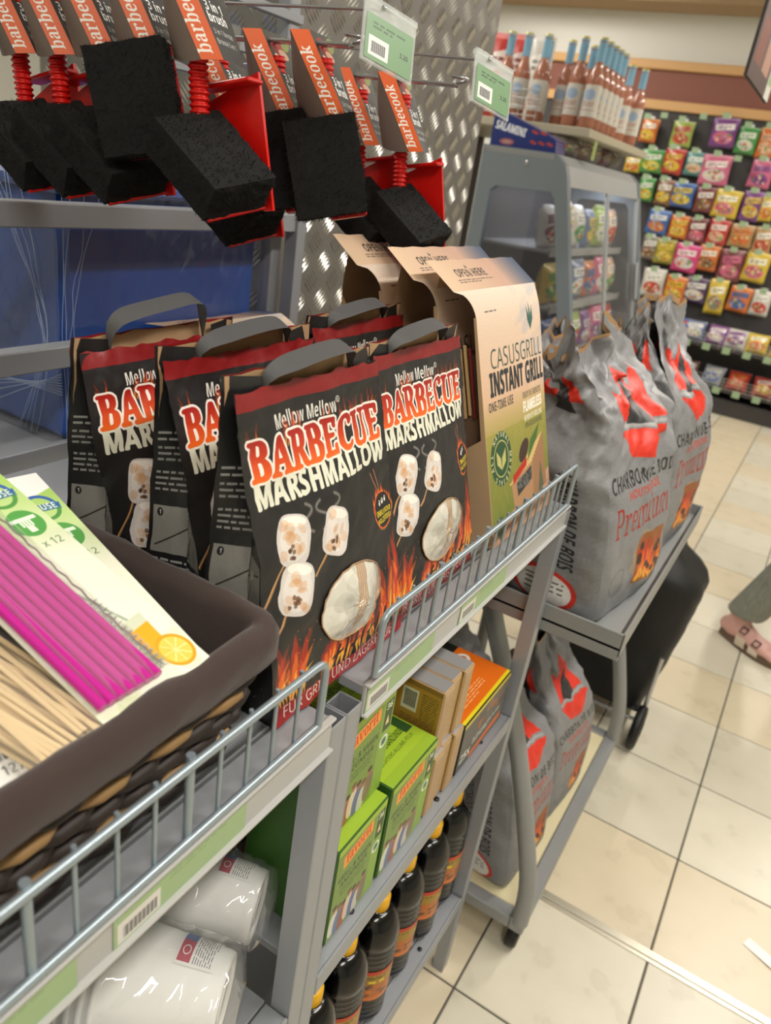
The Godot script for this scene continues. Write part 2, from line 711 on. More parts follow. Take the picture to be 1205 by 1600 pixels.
func shelf_pan(parent: Node, z0: float, z1: float, top: float, holes := []) -> void:
	var b := MB.new()
	b.box(Vector3(BACK + 0.002, top - 0.012, z1), Vector3(FRONT - 0.03, top, z0), 0.001)
	b.box(Vector3(FRONT - 0.029, top - 0.014, z1), Vector3(FRONT - 0.003, top - 0.002, z0), 0.0015)
	b.box(Vector3(FRONT - 0.004, top - 0.03, z1), Vector3(FRONT, top - 0.001, z0), 0.001)
	var s := part("shelf", b, mats["rack paint"], parent)
	b = MB.new()
	b.lathe([Vector2(0.0, 0.0008), Vector2(0.0042, 0.0008), Vector2(0.0042, -0.001)], 12)
	var hm := b.mesh()
	for z in holes:
		part("plug", hm, mats["black plastic"], s, Vector3(FRONT - 0.016, top - 0.001, z))

func price_rail(parent: Node, z0: float, z1: float, y0: float, y1: float, tags: Array) -> void:
	var b := MB.new()
	b.box(Vector3(FRONT - 0.003, y0, z1), Vector3(FRONT + 0.001, y1, z0), 0.0008)
	b.box(Vector3(FRONT - 0.002, y0 - 0.001, z1), Vector3(FRONT + 0.0055, y0 + 0.002, z0), 0.0008)
	b.box(Vector3(FRONT - 0.002, y1 - 0.002, z1), Vector3(FRONT + 0.0045, y1 + 0.001, z0), 0.0008)
	var r := part("price_rail", b, mat("rail plastic", Color(0.68, 0.68, 0.67), 0.35), parent)
	for t in tags:
		var q := MB.new()
		var a: float = t[0]
		var e: float = t[1]
		q.quad(Vector3(FRONT + 0.0016, y0 + 0.002, a), Vector3(FRONT + 0.0016, y0 + 0.002, e), Vector3(FRONT + 0.0016, y1 - 0.002, e), Vector3(FRONT + 0.0016, y1 - 0.002, a), Vector3.RIGHT)
		part("price_label", q, mats["rail label"], r)

func racks() -> void:
	var nz := noise_tex(256, 0.02, 5, true, 1.2)
	mat("rack paint", Color(0.60, 0.615, 0.635), 0.42, 0.35, {"normal_enabled": true, "normal_texture": nz, "normal_scale": 0.15, "uv1_triplanar": true, "uv1_scale": Vector3.ONE * 6.0})
	mat("zinc wire", Color(0.60, 0.65, 0.68), 0.35, 0.55)
	mat("black plastic", Color(0.03, 0.03, 0.035), 0.5)
	var p := Pic.new(320, 96, Color(0.60, 0.70, 0.52))
	p.rect(0, 0, 320, 5, Color(0.33, 0.55, 0.22))
	p.rect(8, 34, 92, 58, Color(0.84, 0.83, 0.80))
	for k in 24:
		p.rect(20 + k * 3, 52, 1 + (k * 7) % 3, 32, Color(0.35, 0.34, 0.34))
	p.fine(120, 22, 150, 2, 11, Color(0.35, 0.45, 0.28), rng, 0.35)
	printed("rail label", p.tex(), 0.5)
	# right unit
	var r := thing("shelf_rack", "grey steel rack carrying marshmallow bags, firelighters and dark bottles", "rack", Vector3.ZERO, "grey steel racks")
	post(r, FRONT - 0.0118, -0.4572, 0.0, 1.031)
	post(r, FRONT - 0.0118, -1.0322, 0.0, 1.031)
	post(r, BACK + 0.0118, -0.4572, 0.0, 1.36)
	post(r, BACK + 0.0118, -1.0322, 0.0, 1.36)
	shelf_pan(r, -0.471, -1.019, SHELF)
	shelf_pan(r, -0.471, -1.019, 0.658, [-0.56, -0.78, -0.93])
	shelf_pan(r, -0.471, -1.019, 0.222, [-0.62, -0.88])
	price_rail(r, -0.470, -1.019, 1.014, 1.047, [[-0.472, -0.60], [-0.66, -0.79]])
	guard(r, -0.478, -1.0, 1.054, [4, 8, 12, 16])
	crossbars(r, -0.4445, -1.02)
	# left unit
	var l := thing("shelf_rack", "grey steel rack carrying the lined basket and foam cups", "rack", Vector3.ZERO, "grey steel racks")
	post(l, FRONT - 0.0118, -0.4328, 0.0, 1.031)
	post(l, BACK + 0.0118, -0.4328, 0.0, 1.36)
	post(l, FRONT - 0.0118, 0.50, 0.0, 1.031)
	post(l, BACK + 0.0118, 0.50, 0.0, 1.36)
	shelf_pan(l, 0.488, -0.42, SHELF, [])
	shelf_pan(l, 0.488, -0.42, 0.658, [])
	shelf_pan(l, 0.488, -0.42, 0.222, [])
	price_rail(l, 0.488, -0.42, 1.014, 1.047, [[-0.20, -0.315], [-0.06, -0.175], [0.1, -0.02]])
	guard(l, 0.45, -0.396, 1.054, [26, 22, 18])
	crossbars(l, 0.488, -0.4445)

func crossbars(parent: Node, z0: float, z1: float) -> void:
	for y in [1.333, 1.173]:
		var b := MB.new()
		b.box(Vector3(BACK - 0.004, y, z1), Vector3(BACK + 0.02, y + 0.0265, z0), 0.0015)
		part("crossbar", b, mats["rack paint"], parent)

# ---------------------------------------------------------------- marshmallow bags
func flame(p: Pic, x: float, y: float, ww: float, hh: float, lean: float, a := 1.0) -> void:
	# one tongue of printed fire, root at (x, y)
	for k in 3:
		var s := 1.0 - 0.28 * k
		var c: Color = [Color(0.72, 0.16, 0.05), Color(0.93, 0.47, 0.08), Color(0.99, 0.80, 0.30)][k]
		var l := []
		var r := []
		for i in 9:
			var t := i / 8.0
			var cx := x + lean * t * t * hh + sin(t * 5.0 + x) * ww * 0.22 * t
			var half := ww * 0.5 * s * sin(PI * pow(1.0 - t, 0.7) * 0.92 + 0.2) * (1.0 - t * 0.35)
			if i == 8:
				half = 0.3
			l.append(Vector2(cx - half, y - t * hh * s))
			r.push_front(Vector2(cx + half, y - t * hh * s))
		p.poly(l + r, c, a * (0.75 + 0.1 * k))

func puff(p: Pic, cx: float, cy: float, rx: float, ry: float, rot: float, g: RandomNumberGenerator) -> void:
	# a toasted marshmallow: rounded barrel with browned patches
	var o := []
	for k in 40:
		var a := TAU * k / 40.0
		var e := 0.62
		var q := Vector2(signf(cos(a)) * pow(absf(cos(a)), e) * rx, signf(sin(a)) * pow(absf(sin(a)), e) * ry)
		o.append(q.rotated(rot) + Vector2(cx, cy))
	p.poly(o, Color(0.83, 0.80, 0.78))
	p.poly(Pic.oval(cx, cy, rx * 0.8, ry * 0.86, rot), Color(0.90, 0.87, 0.84), 0.7)
	p.poly(Pic.oval(cx + sin(rot) * ry * 0.72, cy - cos(rot) * ry * 0.72, rx * 0.72, ry * 0.2, rot), Color(0.97, 0.94, 0.9), 0.9)
	for k in 11:
		var q := Vector2(g.randf_range(-0.75, 0.75) * rx, g.randf_range(-0.65, 0.75) * ry).rotated(rot)
		p.poly(Pic.oval(cx + q.x, cy + q.y, g.randf_range(0.12, 0.34) * rx, g.randf_range(0.1, 0.3) * ry, g.randf() * 3.0), Color(0.78, 0.52, 0.28), 0.28)
	for k in 8:
		var q := Vector2(g.randf_range(-0.35, 0.2) * rx, g.randf_range(0.2, 0.75) * ry).rotated(rot)
		p.poly(Pic.oval(cx + q.x, cy + q.y, 0.1 * rx, 0.1 * ry, g.randf() * 3.0), Color(0.28, 0.15, 0.07), 0.6)

func marshmallow_print() -> Texture2D:
	var g := RandomNumberGenerator.new()
	g.seed = 5
	var p := Pic.new(640, 900, Color(0.105, 0.102, 0.104))
	# grey smoke of the print
	for k in 26:
		p.poly(Pic.oval(g.randf_range(30, 480), g.randf_range(420, 560), g.randf_range(40, 120), g.randf_range(30, 60), g.randf()), Color(0.35, 0.33, 0.31), 0.025)
	p.rect(0, 0, 640, 46, Color(0.50, 0.065, 0.08))
	p.rect(0, 846, 640, 54, Color(0.62, 0.08, 0.09))
	p.text("Mellow Mellow", 268, 112, 54, Color(0.87, 0.86, 0.83), "sans", 262)
	p.ring(412, 78, 8, 2.5, Color(0.87, 0.86, 0.83))
	p.text("R", 412, 83, 12, Color(0.87, 0.86, 0.83), "sans")
	for k in 40:
		flame(p, g.randf_range(40, 600), 160, g.randf_range(8, 18), g.randf_range(35, 90), g.randf_range(-0.3, 0.4), 0.6)
	p.outlined("BARBECUE", 318, 228, 140, Color(0.62, 0.08, 0.06), Color(0.94, 0.42, 0.10), Color(0.93, 0.90, 0.86), 7.0, "serif_heavy", 575)
	p.text("MARSHMALLOW", 322, 296, 88, Color(0.88, 0.88, 0.80), "sans_heavy", 580)
	# steam
	for s in [[190, 335, 1.0], [255, 340, -1.0], [310, 335, 1.0]]:
		var l := []
		for i in 16:
			var t := i / 15.0
			l.append(Vector2(s[0] + sin(t * 7.0) * 24.0 * s[2], s[1] + t * 80.0 - 20))
		p.line(l, 12, Color(0.62, 0.60, 0.57), 0.35)
		p.line(l, 5, Color(0.75, 0.73, 0.70), 0.4)
	# skewers and marshmallows
	for s in [[0, 560, 110, 410], [190, 520, 320, 410], [0, 670, 130, 530]]:
		p.line([Vector2(s[0], s[1]), Vector2(s[2], s[3])], 8, Color(0.62, 0.45, 0.28))
		p.line([Vector2(s[0] - 1, s[1] - 2), Vector2(s[2] - 1, s[3] - 2)], 3, Color(0.80, 0.64, 0.43))
	puff(p, 130, 398, 58, 70, 0.25, g)
	puff(p, 300, 424, 60, 70, 0.42, g)
	puff(p, 118, 530, 60, 74, 0.35, g)
	# badge with cord
	p.line([Vector2(520, 320), Vector2(560, 400)], 3, Color(0.72, 0.45, 0.33))
	p.line([Vector2(540, 312), Vector2(570, 400)], 3, Color(0.72, 0.45, 0.33))
	for k in 34:
		var a := TAU * k / 34.0
		var x := 572 + cos(a) * 56
		var y := 452 + sin(a) * 58
		flame(p, x, y + 8, 12, g.randf_range(16, 40), g.randf_range(-0.4, 0.4), 0.75)
	p.poly(Pic.oval(572, 452, 54, 56), Color(0.05, 0.045, 0.045))
	p.ring(572, 452, 57, 5, Color(0.86, 0.35, 0.14), 0.6, 4.9)
	for k in 3:
		p.poly(Pic.oval(556 + k * 16, 426 - k * 4, 5, 9, 0.3), Color(0.9, 0.88, 0.85))
		p.poly(Pic.oval(556 + k * 16, 423 - k * 4, 2, 3, 0.3), Color(0.2, 0.15, 0.1))
	p.text("INKLUSIVE", 572, 464, 24, Color(0.95, 0.86, 0.12), "sans", 88)
	p.text("HOLZSPIEßE", 572, 488, 24, Color(0.95, 0.86, 0.12), "sans", 90)
	# fire and grill bars
	for k in 46:
		var x := g.randf_range(200, 640)
		flame(p, x, 850, g.randf_range(18, 44), g.randf_range(70, 190) + (160.0 if x > 540 else 0.0) * g.randf(), g.randf_range(-0.2, 0.3), 0.85)
	for k in 16:
		flame(p, g.randf_range(10, 130), 850, g.randf_range(18, 40), g.randf_range(60, 210), g.randf_range(-0.2, 0.3), 0.7)
	for k in 7:
		var x := 270.0 + k * 44
		p.line([Vector2(x - 14, 845), Vector2(x + 14, 775)], 11, Color(0.05, 0.04, 0.035))
		p.line([Vector2(x - 20, 812), Vector2(x + 30, 800)], 9, Color(0.05, 0.04, 0.035), 0.9 if k % 2 == 0 else 0.0)
	for k in 60:
		p.poly(Pic.oval(g.randf_range(60, 620), g.randf_range(640, 845), 2.5, 2.5, 0.0, 8), Color(0.85, 0.45, 0.15), 0.7)
	p.text("FÜR GRILL UND LAGERFEUER", 320, 885, 48, Color(0.90, 0.86, 0.82), "sans_light", 560)
	p.speckle(0.06, 5, 4)
	return p.tex()

func marshmallow_side() -> Texture2D:
	var g := RandomNumberGenerator.new()
	g.seed = 6
	var p := Pic.new(220, 640, Color(0.105, 0.102, 0.104))
	p.fine(14, 160, 190, 2, 13, Color(0.7, 0.7, 0.68), g)
	p.fine(14, 190, 190, 3, 12, Color(0.62, 0.62, 0.60), g)
	p.fine(14, 240, 190, 4, 12, Color(0.66, 0.66, 0.64), g)
	p.poly([Vector2(10, 312), Vector2(210, 312), Vector2(210, 415), Vector2(10, 415)], Color(0.52, 0.51, 0.49))
	p.poly(Pic.oval(30, 326, 9, 9), Color(0.1, 0.1, 0.1))
	p.text("1", 30, 331, 14, Color(0.9, 0.9, 0.9))
	p.line([Vector2(20, 400), Vector2(120, 350), Vector2(200, 330)], 3, Color(0.14, 0.12, 0.1))
	p.line([Vector2(110, 412), Vector2(150, 340)], 4, Color(0.16, 0.14, 0.12))
	p.poly(Pic.oval(140, 345, 16, 10, -0.5), Color(0.62, 0.60, 0.57))
	p.fine(12, 428, 196, 5, 12, Color(0.74, 0.74, 0.72), g)
	p.text("Enjoy!", 60, 505, 18, Color(0.8, 0.8, 0.78), "sans")
	for k in 14:
		p.poly(Pic.oval(g.randf_range(20, 200), g.randf_range(530, 620), 1.6, 1.6, 0, 6), Color(0.7, 0.68, 0.62), 0.8)
	p.speckle(0.06, 5, 9)
	return p.tex()

func window_print() -> Texture2D:
	var g := RandomNumberGenerator.new()
	g.seed = 8
	var p := Pic.new(200, 240, Color(0.80, 0.79, 0.74))
	for k in 26:
		p.poly(Pic.oval(g.randf() * 200, g.randf() * 240, g.randf_range(18, 46), g.randf_range(14, 34), g.randf() * 3), Color(0.93, 0.92, 0.87) if k % 3 else Color(0.66, 0.65, 0.60), 0.35)
	for k in 5:
		p.line([Vector2(70 + k * 7, 250), Vector2(112 + k * 6, -10)], 4.5, Color(0.72, 0.57, 0.42), 0.85)
		p.line([Vector2(72 + k * 7, 250), Vector2(114 + k * 6, -10)], 1.2, Color(0.52, 0.38, 0.26), 0.7)
	return p.tex()

func paper_bag(label: String, at: Vector3, yaw: float, sd: int, open: float, handle_up: float, H := 0.25, lean := 0.0, shift := 0.028) -> void:
	var o := thing("marshmallow_bag", label, "bag", at, "black barbecue marshmallow bags")
	o.rotation.y = PI / 2 + yaw
	var nz := FastNoiseLite.new()
	nz.seed = sd
	nz.frequency = 9.0
	var nf := FastNoiseLite.new()
	nf.seed = sd + 40
	nf.frequency = 34.0
	var wb := 0.097
	var wt := 0.092
	var D := 0.036
	var HB := H + 0.011
	# half depth and half width over the height
	var dep := func(t: float) -> float: return D * pow(1.0 - t, 1.05) * (1.0 + 0.15 * sin(t * PI)) + open * t * t * 0.12 + 0.0015
	var wid := func(t: float) -> float: return lerpf(wb, wt, pow(t, 0.9)) + 0.002 * nz.get_noise_1d(t * 2.0 + sd)
	var ragged := func(u: float, k: float) -> float: return 0.0028 * nf.get_noise_2d(u * 0.35, k) + 0.0005 * (1.0 if int(u * 60.0) % 2 == 0 else -1.0)
	var front := func(u: float, v: float) -> Vector3:
		var w: float = wid.call(v)
		var b := 0.010 * sin(u * PI) * sin(minf(v * 1.2, 1.0) * PI)
		var hh: float = H + (ragged.call(u, 3.0) if v > 0.995 else 0.0)
		return Vector3((u * 2 - 1) * w + lean * v * v, v * hh, dep.call(v) - shift * v + b + 0.0036 * nz.get_noise_2d(u * 0.3, v * 0.4) + 0.0013 * nf.get_noise_2d(u * 0.5, v * 0.5))
	var back := func(u: float, v: float) -> Vector3:
		var w: float = wid.call(v) + 0.002
		var b := 0.006 * sin(u * PI) * sin(minf(v * 1.2, 1.0) * PI)
		var hh: float = HB + (ragged.call(u, 17.0) if v > 0.995 else 0.0)
		return Vector3((u * 2 - 1) * w + lean * v * v, v * hh, -dep.call(v) - shift * v - b - 0.004 * absf(nz.get_noise_2d(u * 0.3 + 5.0, v * 0.4)) - 0.0012)
	var b := MB.new()
	b.grid(24, 44, front, false)
	part("front_panel", b, mats["marshmallow print"], o)
	b = MB.new()
	b.grid(12, 24, back, true)
	part("back_panel", b, mats["marshmallow print"], o)
	b = MB.new()
	b.grid(12, 10, func(u, v): return back.call(0.015 + 0.97 * u, 0.55 + 0.45 * v) + Vector3(0, -0.0008, 0.0011), false)
	part("kraft_lining", b, mats["kraft paper"], o)
	for s in [-1.0, 1.0]:
		b = MB.new()
		for half in 2:
			var gus := func(u: float, v: float) -> Vector3:
				# u 0 at the outer edge, 1 at the inward fold
				var w: float = wid.call(v)
				var dd: float = dep.call(v)
				var inn := 0.004 + 0.030 * pow(v, 1.2)
				var e: Vector3 = front.call(0.0 if s < 0 else 1.0, v) if half == 0 else back.call(0.0 if s < 0 else 1.0, v)
				var m := Vector3(s * (w - inn) + lean * v * v, e.y * 0.985, -shift * v)
				return e.lerp(m, u) + Vector3(s * 0.0015 * nf.get_noise_2d(u * 0.4, v * 0.5), 0, 0)
			var a := Vector2(0.5, 1) if half == 0 else Vector2(0.5, 1)
			b.grid(6, 22, gus, (half == 0) == (s > 0), Vector2(1.0 if half == 0 else 0.0, 1), Vector2(0.5, 0))
		part("gusset", b, mats["marshmallow side"], o)
	b = MB.new()
	b.grid(6, 3, func(u, v): return Vector3((u * 2 - 1) * wb, 0.0006, lerpf(-D, D, v)), true)
	part("base", b, mats["black card"], o)
	# the clear oval window: film over the marshmallows, edged with torn card
	b = MB.new()
	var win := func(r: float, a: float) -> Vector3:
		var u := 0.545 + cos(a) * 0.245 * r
		var v := 0.272 + sin(a) * 0.125 * r
		var q: Vector3 = front.call(u, v)
		return q + Vector3(0, 0, 0.0010 + 0.006 * (1.0 - r * r) + 0.0016 * nf.get_noise_2d(u * 2.0, v * 3.0) * (1.0 - r))
	b.grid(8, 36, func(u, v): return win.call(u, v * TAU), false)
	for k in b.uv.size():
		var r := b.uv[k].x
		var a := (1.0 - b.uv[k].y) * TAU
		b.uv[k] = Vector2(0.5 + cos(a) * 0.5 * r, 0.5 - sin(a) * 0.5 * r)
	var wo := part("window", b, mats["window film"], o, Vector3.ZERO, "clear oval window with white marshmallows behind it")
	b = MB.new()
	var rim := []
	for k in 41:
		rim.append(win.call(1.0, TAU * k / 40.0) + Vector3(0, 0, 0.0004))
	b.tube(rim, 0.0007, 5)
	part("window_edge", b, mats["kraft paper"], wo)
	# handle: a flat woven ribbon
	b = MB.new()
	var hp := smooth_pts([Vector3(-0.060, H - 0.02, -0.0012), Vector3(-0.061, H - 0.001, -0.0010), Vector3(-0.056, H + 0.007 + handle_up, 0.004), Vector3(-0.01, H + 0.014 + handle_up * 1.15, 0.006), Vector3(0.034, H + 0.014 + handle_up * 1.2, 0.005), Vector3(0.047, H + 0.004, -0.0005), Vector3(0.050, H - 0.02, -0.0012)], 26)
	b.grid(26, 2, func(u, v):
		var q: Vector3 = hp[int(round(u * 26))]
		return q + Vector3(0, (v - 0.5) * 0.006, -shift + lerpf(0.009, -0.009, v) * clampf(sin(u * PI) * 1.6 - 0.35, 0.02, 1.0)))
	part("handle", b, mats["ribbon"], o)

func marshmallow_bags() -> void:
	var crease := noise_tex(256, 0.012, 21, true, 5.0)
	var glossy := {"normal_enabled": true, "normal_texture": crease, "normal_scale": 0.35, "clearcoat_enabled": true, "clearcoat": 0.25, "clearcoat_roughness": 0.3}
	printed("marshmallow print", marshmallow_print(), 0.42, glossy)
	printed("marshmallow side", marshmallow_side(), 0.45, glossy)
	printed("window film", window_print(), 0.16, {"clearcoat_enabled": true, "clearcoat": 1.0, "clearcoat_roughness": 0.08})
	mat("kraft paper", Color(0.66, 0.53, 0.39), 0.85)
	mat("black card", Color(0.05, 0.05, 0.05), 0.6)
	mat("ribbon", Color(0.30, 0.30, 0.305), 0.55)
	paper_bag("black marshmallow bag in front, its whole oval window in view", Vector3(-0.296, SHELF, -0.473), 0.0, 3, 0.018, 0.004, 0.25, -0.006)
	paper_bag("black marshmallow bag nearest the tan grill cartons, right of the front bag", Vector3(-0.304, SHELF, -0.656), 0.02, 4, 0.006, 0.004)
	paper_bag("black marshmallow bag half hidden directly behind the front bag", Vector3(-0.373, SHELF, -0.488), 0.0, 5, 0.008, 0.004, 0.25, -0.006)
	paper_bag("rearmost black marshmallow bag by the blue crate, handle standing up", Vector3(-0.456, SHELF, -0.474), 0.02, 6, 0.012, 0.016, 0.238)
	paper_bag("black marshmallow bag of which only the red top shows between handles", Vector3(-0.395, SHELF, -0.690), 0.02, 7, 0.006, 0.003)

# ---------------------------------------------------------------- grill cartons
func grill_print() -> Texture2D:
	var g := RandomNumberGenerator.new()
	g.seed = 15
	var p := Pic.new(480, 680, Color(0.80, 0.70, 0.60))
	# printed evening sky over a meadow
	for y in 680:
		var t := y / 680.0
		var c: Color
		if t < 0.42:
			c = Color(0.86, 0.79, 0.72).lerp(Color(0.82, 0.68, 0.56), t / 0.42)
		elif t < 0.55:
			c = Color(0.82, 0.68, 0.56).lerp(Color(0.66, 0.60, 0.34), (t - 0.42) / 0.13)
		else:
			c = Color(0.60, 0.57, 0.27).lerp(Color(0.40, 0.45, 0.17), (t - 0.55) / 0.45)
		p.rect(0, y, 480, 1, c)
	for k in 60:
		p.poly(Pic.oval(g.randf_range(300, 500), g.randf_range(-10, 290), g.randf_range(20, 60), g.randf_range(10, 26), -0.4), Color(0.60, 0.66, 0.74) if k % 2 else Color(0.90, 0.80, 0.72), 0.14)
	for k in 500:
		var x := g.randf() * 480
		var y := g.randf_range(400, 680)
		p.line([Vector2(x, y), Vector2(x + g.randf_range(-5, 5), y - g.randf_range(14, 44))], 2, [Color(0.46, 0.50, 0.20), Color(0.62, 0.60, 0.28), Color(0.34, 0.42, 0.14)][k % 3], 0.4)
	p.fine(60, 56, 130, 1, 9, Color(0.35, 0.33, 0.30), g)
	# leaf mark
	for s in [-1.0, 1.0]:
		p.poly([Vector2(384, 130), Vector2(384 + s * 22, 100), Vector2(384 + s * 24, 58), Vector2(384 + s * 4, 96)], Color(0.14, 0.30, 0.29))
	p.poly([Vector2(384, 128), Vector2(376, 84), Vector2(384, 48), Vector2(392, 84)], Color(0.20, 0.40, 0.36))
	p.text("CASUSGRILL", 268, 208, 72, Color(0.22, 0.29, 0.26), "sans_light", 400)
	p.text("INSTANT GRILL", 262, 278, 84, Color(0.13, 0.15, 0.16), "sans_heavy", 420)
	p.text("ONE-TIME USE", 118, 316, 34, Color(0.16, 0.17, 0.17), "sans", 170)
	p.text("READY IN 5 MINUTES", 360, 316, 24, Color(0.30, 0.30, 0.24), "sans", 160)
	p.text("FLAMELESS", 362, 356, 42, Color(0.93, 0.91, 0.86), "sans_heavy", 165)
	p.text("60 MIN OF GRILLING", 362, 382, 22, Color(0.90, 0.88, 0.82), "sans", 160)
	p.text("100% BIODEGRADABLE", 362, 404, 22, Color(0.28, 0.29, 0.2), "sans", 160)
	# round seal
	p.poly(Pic.oval(92, 450, 72, 76, 0, 44), Color(0.17, 0.30, 0.18))
	p.ring(92, 450, 50, 4, Color(0.72, 0.70, 0.42))
	var word := "NATURAL MATERIALS ALL "
	for k in word.length():
		if word[k] == " ":
			continue
		var a := TAU * k / word.length() - 2.3
		p.text(word[k], 92 + cos(a) * 57, 450 + sin(a) * 60 + 0.0, 20, Color(0.80, 0.79, 0.62), "sans", 0.0, a + PI / 2)
	for s in [-1.0, 1.0]:
		p.poly([Vector2(92, 482), Vector2(92 + s * 30, 462), Vector2(92 + s * 32, 424), Vector2(92 + s * 4, 448)], Color(0.72, 0.70, 0.42))
	# wooden table, folded card grill, skewers and vegetables
	p.poly([Vector2(0, 640), Vector2(480, 560), Vector2(480, 680), Vector2(0, 680)], Color(0.74, 0.58, 0.47))
	p.line([Vector2(0, 665), Vector2(480, 600)], 3, Color(0.55, 0.41, 0.32))
	p.poly([Vector2(150, 530), Vector2(330, 500), Vector2(330, 640), Vector2(180, 660)], Color(0.68, 0.52, 0.37))
	p.poly([Vector2(330, 500), Vector2(440, 440), Vector2(450, 600), Vector2(330, 640)], Color(0.60, 0.45, 0.31))
	p.poly([Vector2(375, 620), Vector2(400, 520), Vector2(425, 605)], Color(0.35, 0.38, 0.28))
	p.poly([Vector2(190, 545), Vector2(320, 520), Vector2(320, 560), Vector2(200, 585)], Color(0.20, 0.21, 0.20))
	for k in 40:
		p.poly(Pic.oval(g.randf_range(195, 315), g.randf_range(535, 570), 7, 5, g.randf() * 3, 8), Color(0.42, 0.42, 0.40), 0.7)
	for k in 9:
		p.line([Vector2(140 + k * 22, 538 - k * 8), Vector2(330 + k * 12, 505 - k * 8)], 6, Color(0.82, 0.69, 0.44))
	for k in 8:
		p.poly(Pic.oval(175 + k * 14, 528 - k * 4, 8, 15, 0.3, 12), Color(0.70, 0.15, 0.09))
	p.poly(Pic.oval(262, 462, 46, 26, -0.5), Color(0.24, 0.16, 0.12))
	for k in 9:
		p.line([Vector2(290 + k * 10, 500 - k * 6), Vector2(325 + k * 10, 440 - k * 4)], 6, Color(0.27, 0.40, 0.16))
	p.poly(Pic.oval(60, 640, 30, 34), Color(0.24, 0.36, 0.28), 0.8)
	p.speckle(0.05, 6, 3)
	return p.tex()

func grill_header() -> Texture2D:
	var g := RandomNumberGenerator.new()
	g.seed = 16
	var p := Pic.new(480, 128, Color(0.80, 0.69, 0.57))
	for x in 480:
		p.rect(x, 0, 1, 128, Color(0.81, 0.70, 0.58).lerp(Color(0.72, 0.58, 0.50), minf(x / 300.0, 1.0)) if x < 320 else Color(0.72, 0.58, 0.50).lerp(Color(0.20, 0.27, 0.38), (x - 320) / 160.0))
	p.poly([Vector2(168, 22), Vector2(174, 36), Vector2(162, 36)], Color(0.15, 0.13, 0.12))
	p.text("OPEN HERE", 168, 74, 44, Color(0.15, 0.13, 0.12), "sans", 160)
	p.fine(70, 84, 190, 2, 9, Color(0.30, 0.26, 0.23), g)
	return p.tex()

func grill_box(label: String, at: Vector3, tilt: float, roll: float, turn := 0.0) -> Node3D:
	# local: x to the right of the printed face, y up the face, z out of the face; origin at the lower front middle
	var o := thing("grill_carton", label, "box", at, "tan instant grill cartons")
	o.basis = Basis(Vector3.UP, PI / 2 + turn) * Basis(Vector3.RIGHT, -tilt) * Basis(Vector3.BACK, roll)
	var W := 0.122
	var H := 0.305
	var D := 0.062
	var k := 0.040
	var b := MB.new()
	# printed front: body with a curved neck into the wider header
	b.grid(20, 72, func(u, v):
		var l := -W + k
		if v > 0.9:
			l = lerpf(-W + k, -W, 1.0 - sqrt(maxf(1.0 - pow((v - 0.9) / 0.1, 2.0), 0.0)))
		return Vector3(lerpf(l, W, u), v * H, -0.006 * pow(maxf(v - 0.85, 0.0) / 0.15, 2.0) + 0.002 * sin(u * PI) * sin(v * PI)))
	part("front", b, mats["grill print"], o)
	b = MB.new()
	b.grid(20, 4, func(u, v): return Vector3(lerpf(-W, W + 0.002, u), H + v * 0.036 + 0.0005 * sin(u * 31.0) * v, -0.006 - 0.030 * v - 0.003 * sin(u * PI) * v))
	part("header_flap", b, mats["grill header"], o)
	# kraft back, base, right side and the cut-out left side
	b = MB.new()
	b.grid(4, 8, func(u, v): return Vector3(lerpf(-W + k, W, u), v * (H + 0.03), -D + maxf(v - 0.8, 0.0) * 5.0 * (D - 0.037)), true)
	part("back", b, mats["kraft board"], o)
	b = MB.new()
	b.quad(Vector3(-W + k, 0.001, -D), Vector3(W, 0.001, -D), Vector3(W, 0.001, 0), Vector3(-W + k, 0.001, 0), Vector3.DOWN)
	b.quad(Vector3(W, 0, 0), Vector3(W, 0, -D), Vector3(W, H, -D + 0.02), Vector3(W, H, -0.004), Vector3.RIGHT)
	part("side", b, mats["kraft board"], o)
	b = MB.new()
	b.prism(PackedVector2Array([Vector2(0, 0), Vector2(D, 0), Vector2(D, H * 0.80), Vector2(D - 0.006, H * 0.90), Vector2(D - 0.010, H * 0.86), Vector2(D - 0.008, H * 0.46), Vector2(D * 0.5, H * 0.40), Vector2(0.006, H * 0.44), Vector2(0.003, H * 0.9), Vector2(0, H * 0.9)]), Vector3(-W + k, 0, 0), Vector3(0, 0, -1), Vector3(0, 1, 0), Vector3(-0.0012, 0, 0))
	part("cut_out_side", b, mats["kraft board"], o)
	# folded grill inside: charcoal tray in card with bamboo slats and a red band
	b = MB.new()
	b.box(Vector3(-W + k + 0.014, 0.004, -D + 0.010), Vector3(W - 0.006, H * 0.76, -0.010), 0.002)
	var ins := part("folded_grill", b, mats["dark card"], o)
	b = MB.new()
	b.box(Vector3(0, 0, -0.0016), Vector3(0.004, H * 0.27, 0.0016), 0.0006)
	var slat := b.mesh()
	for i in 6:
		part("slat", slat, mats["bamboo"] if i % 3 else mats["red band"], ins, Vector3(-W + k + 0.008, H * (0.52 + 0.012 * (i % 2)), -0.016 - i * 0.0062))
	return o

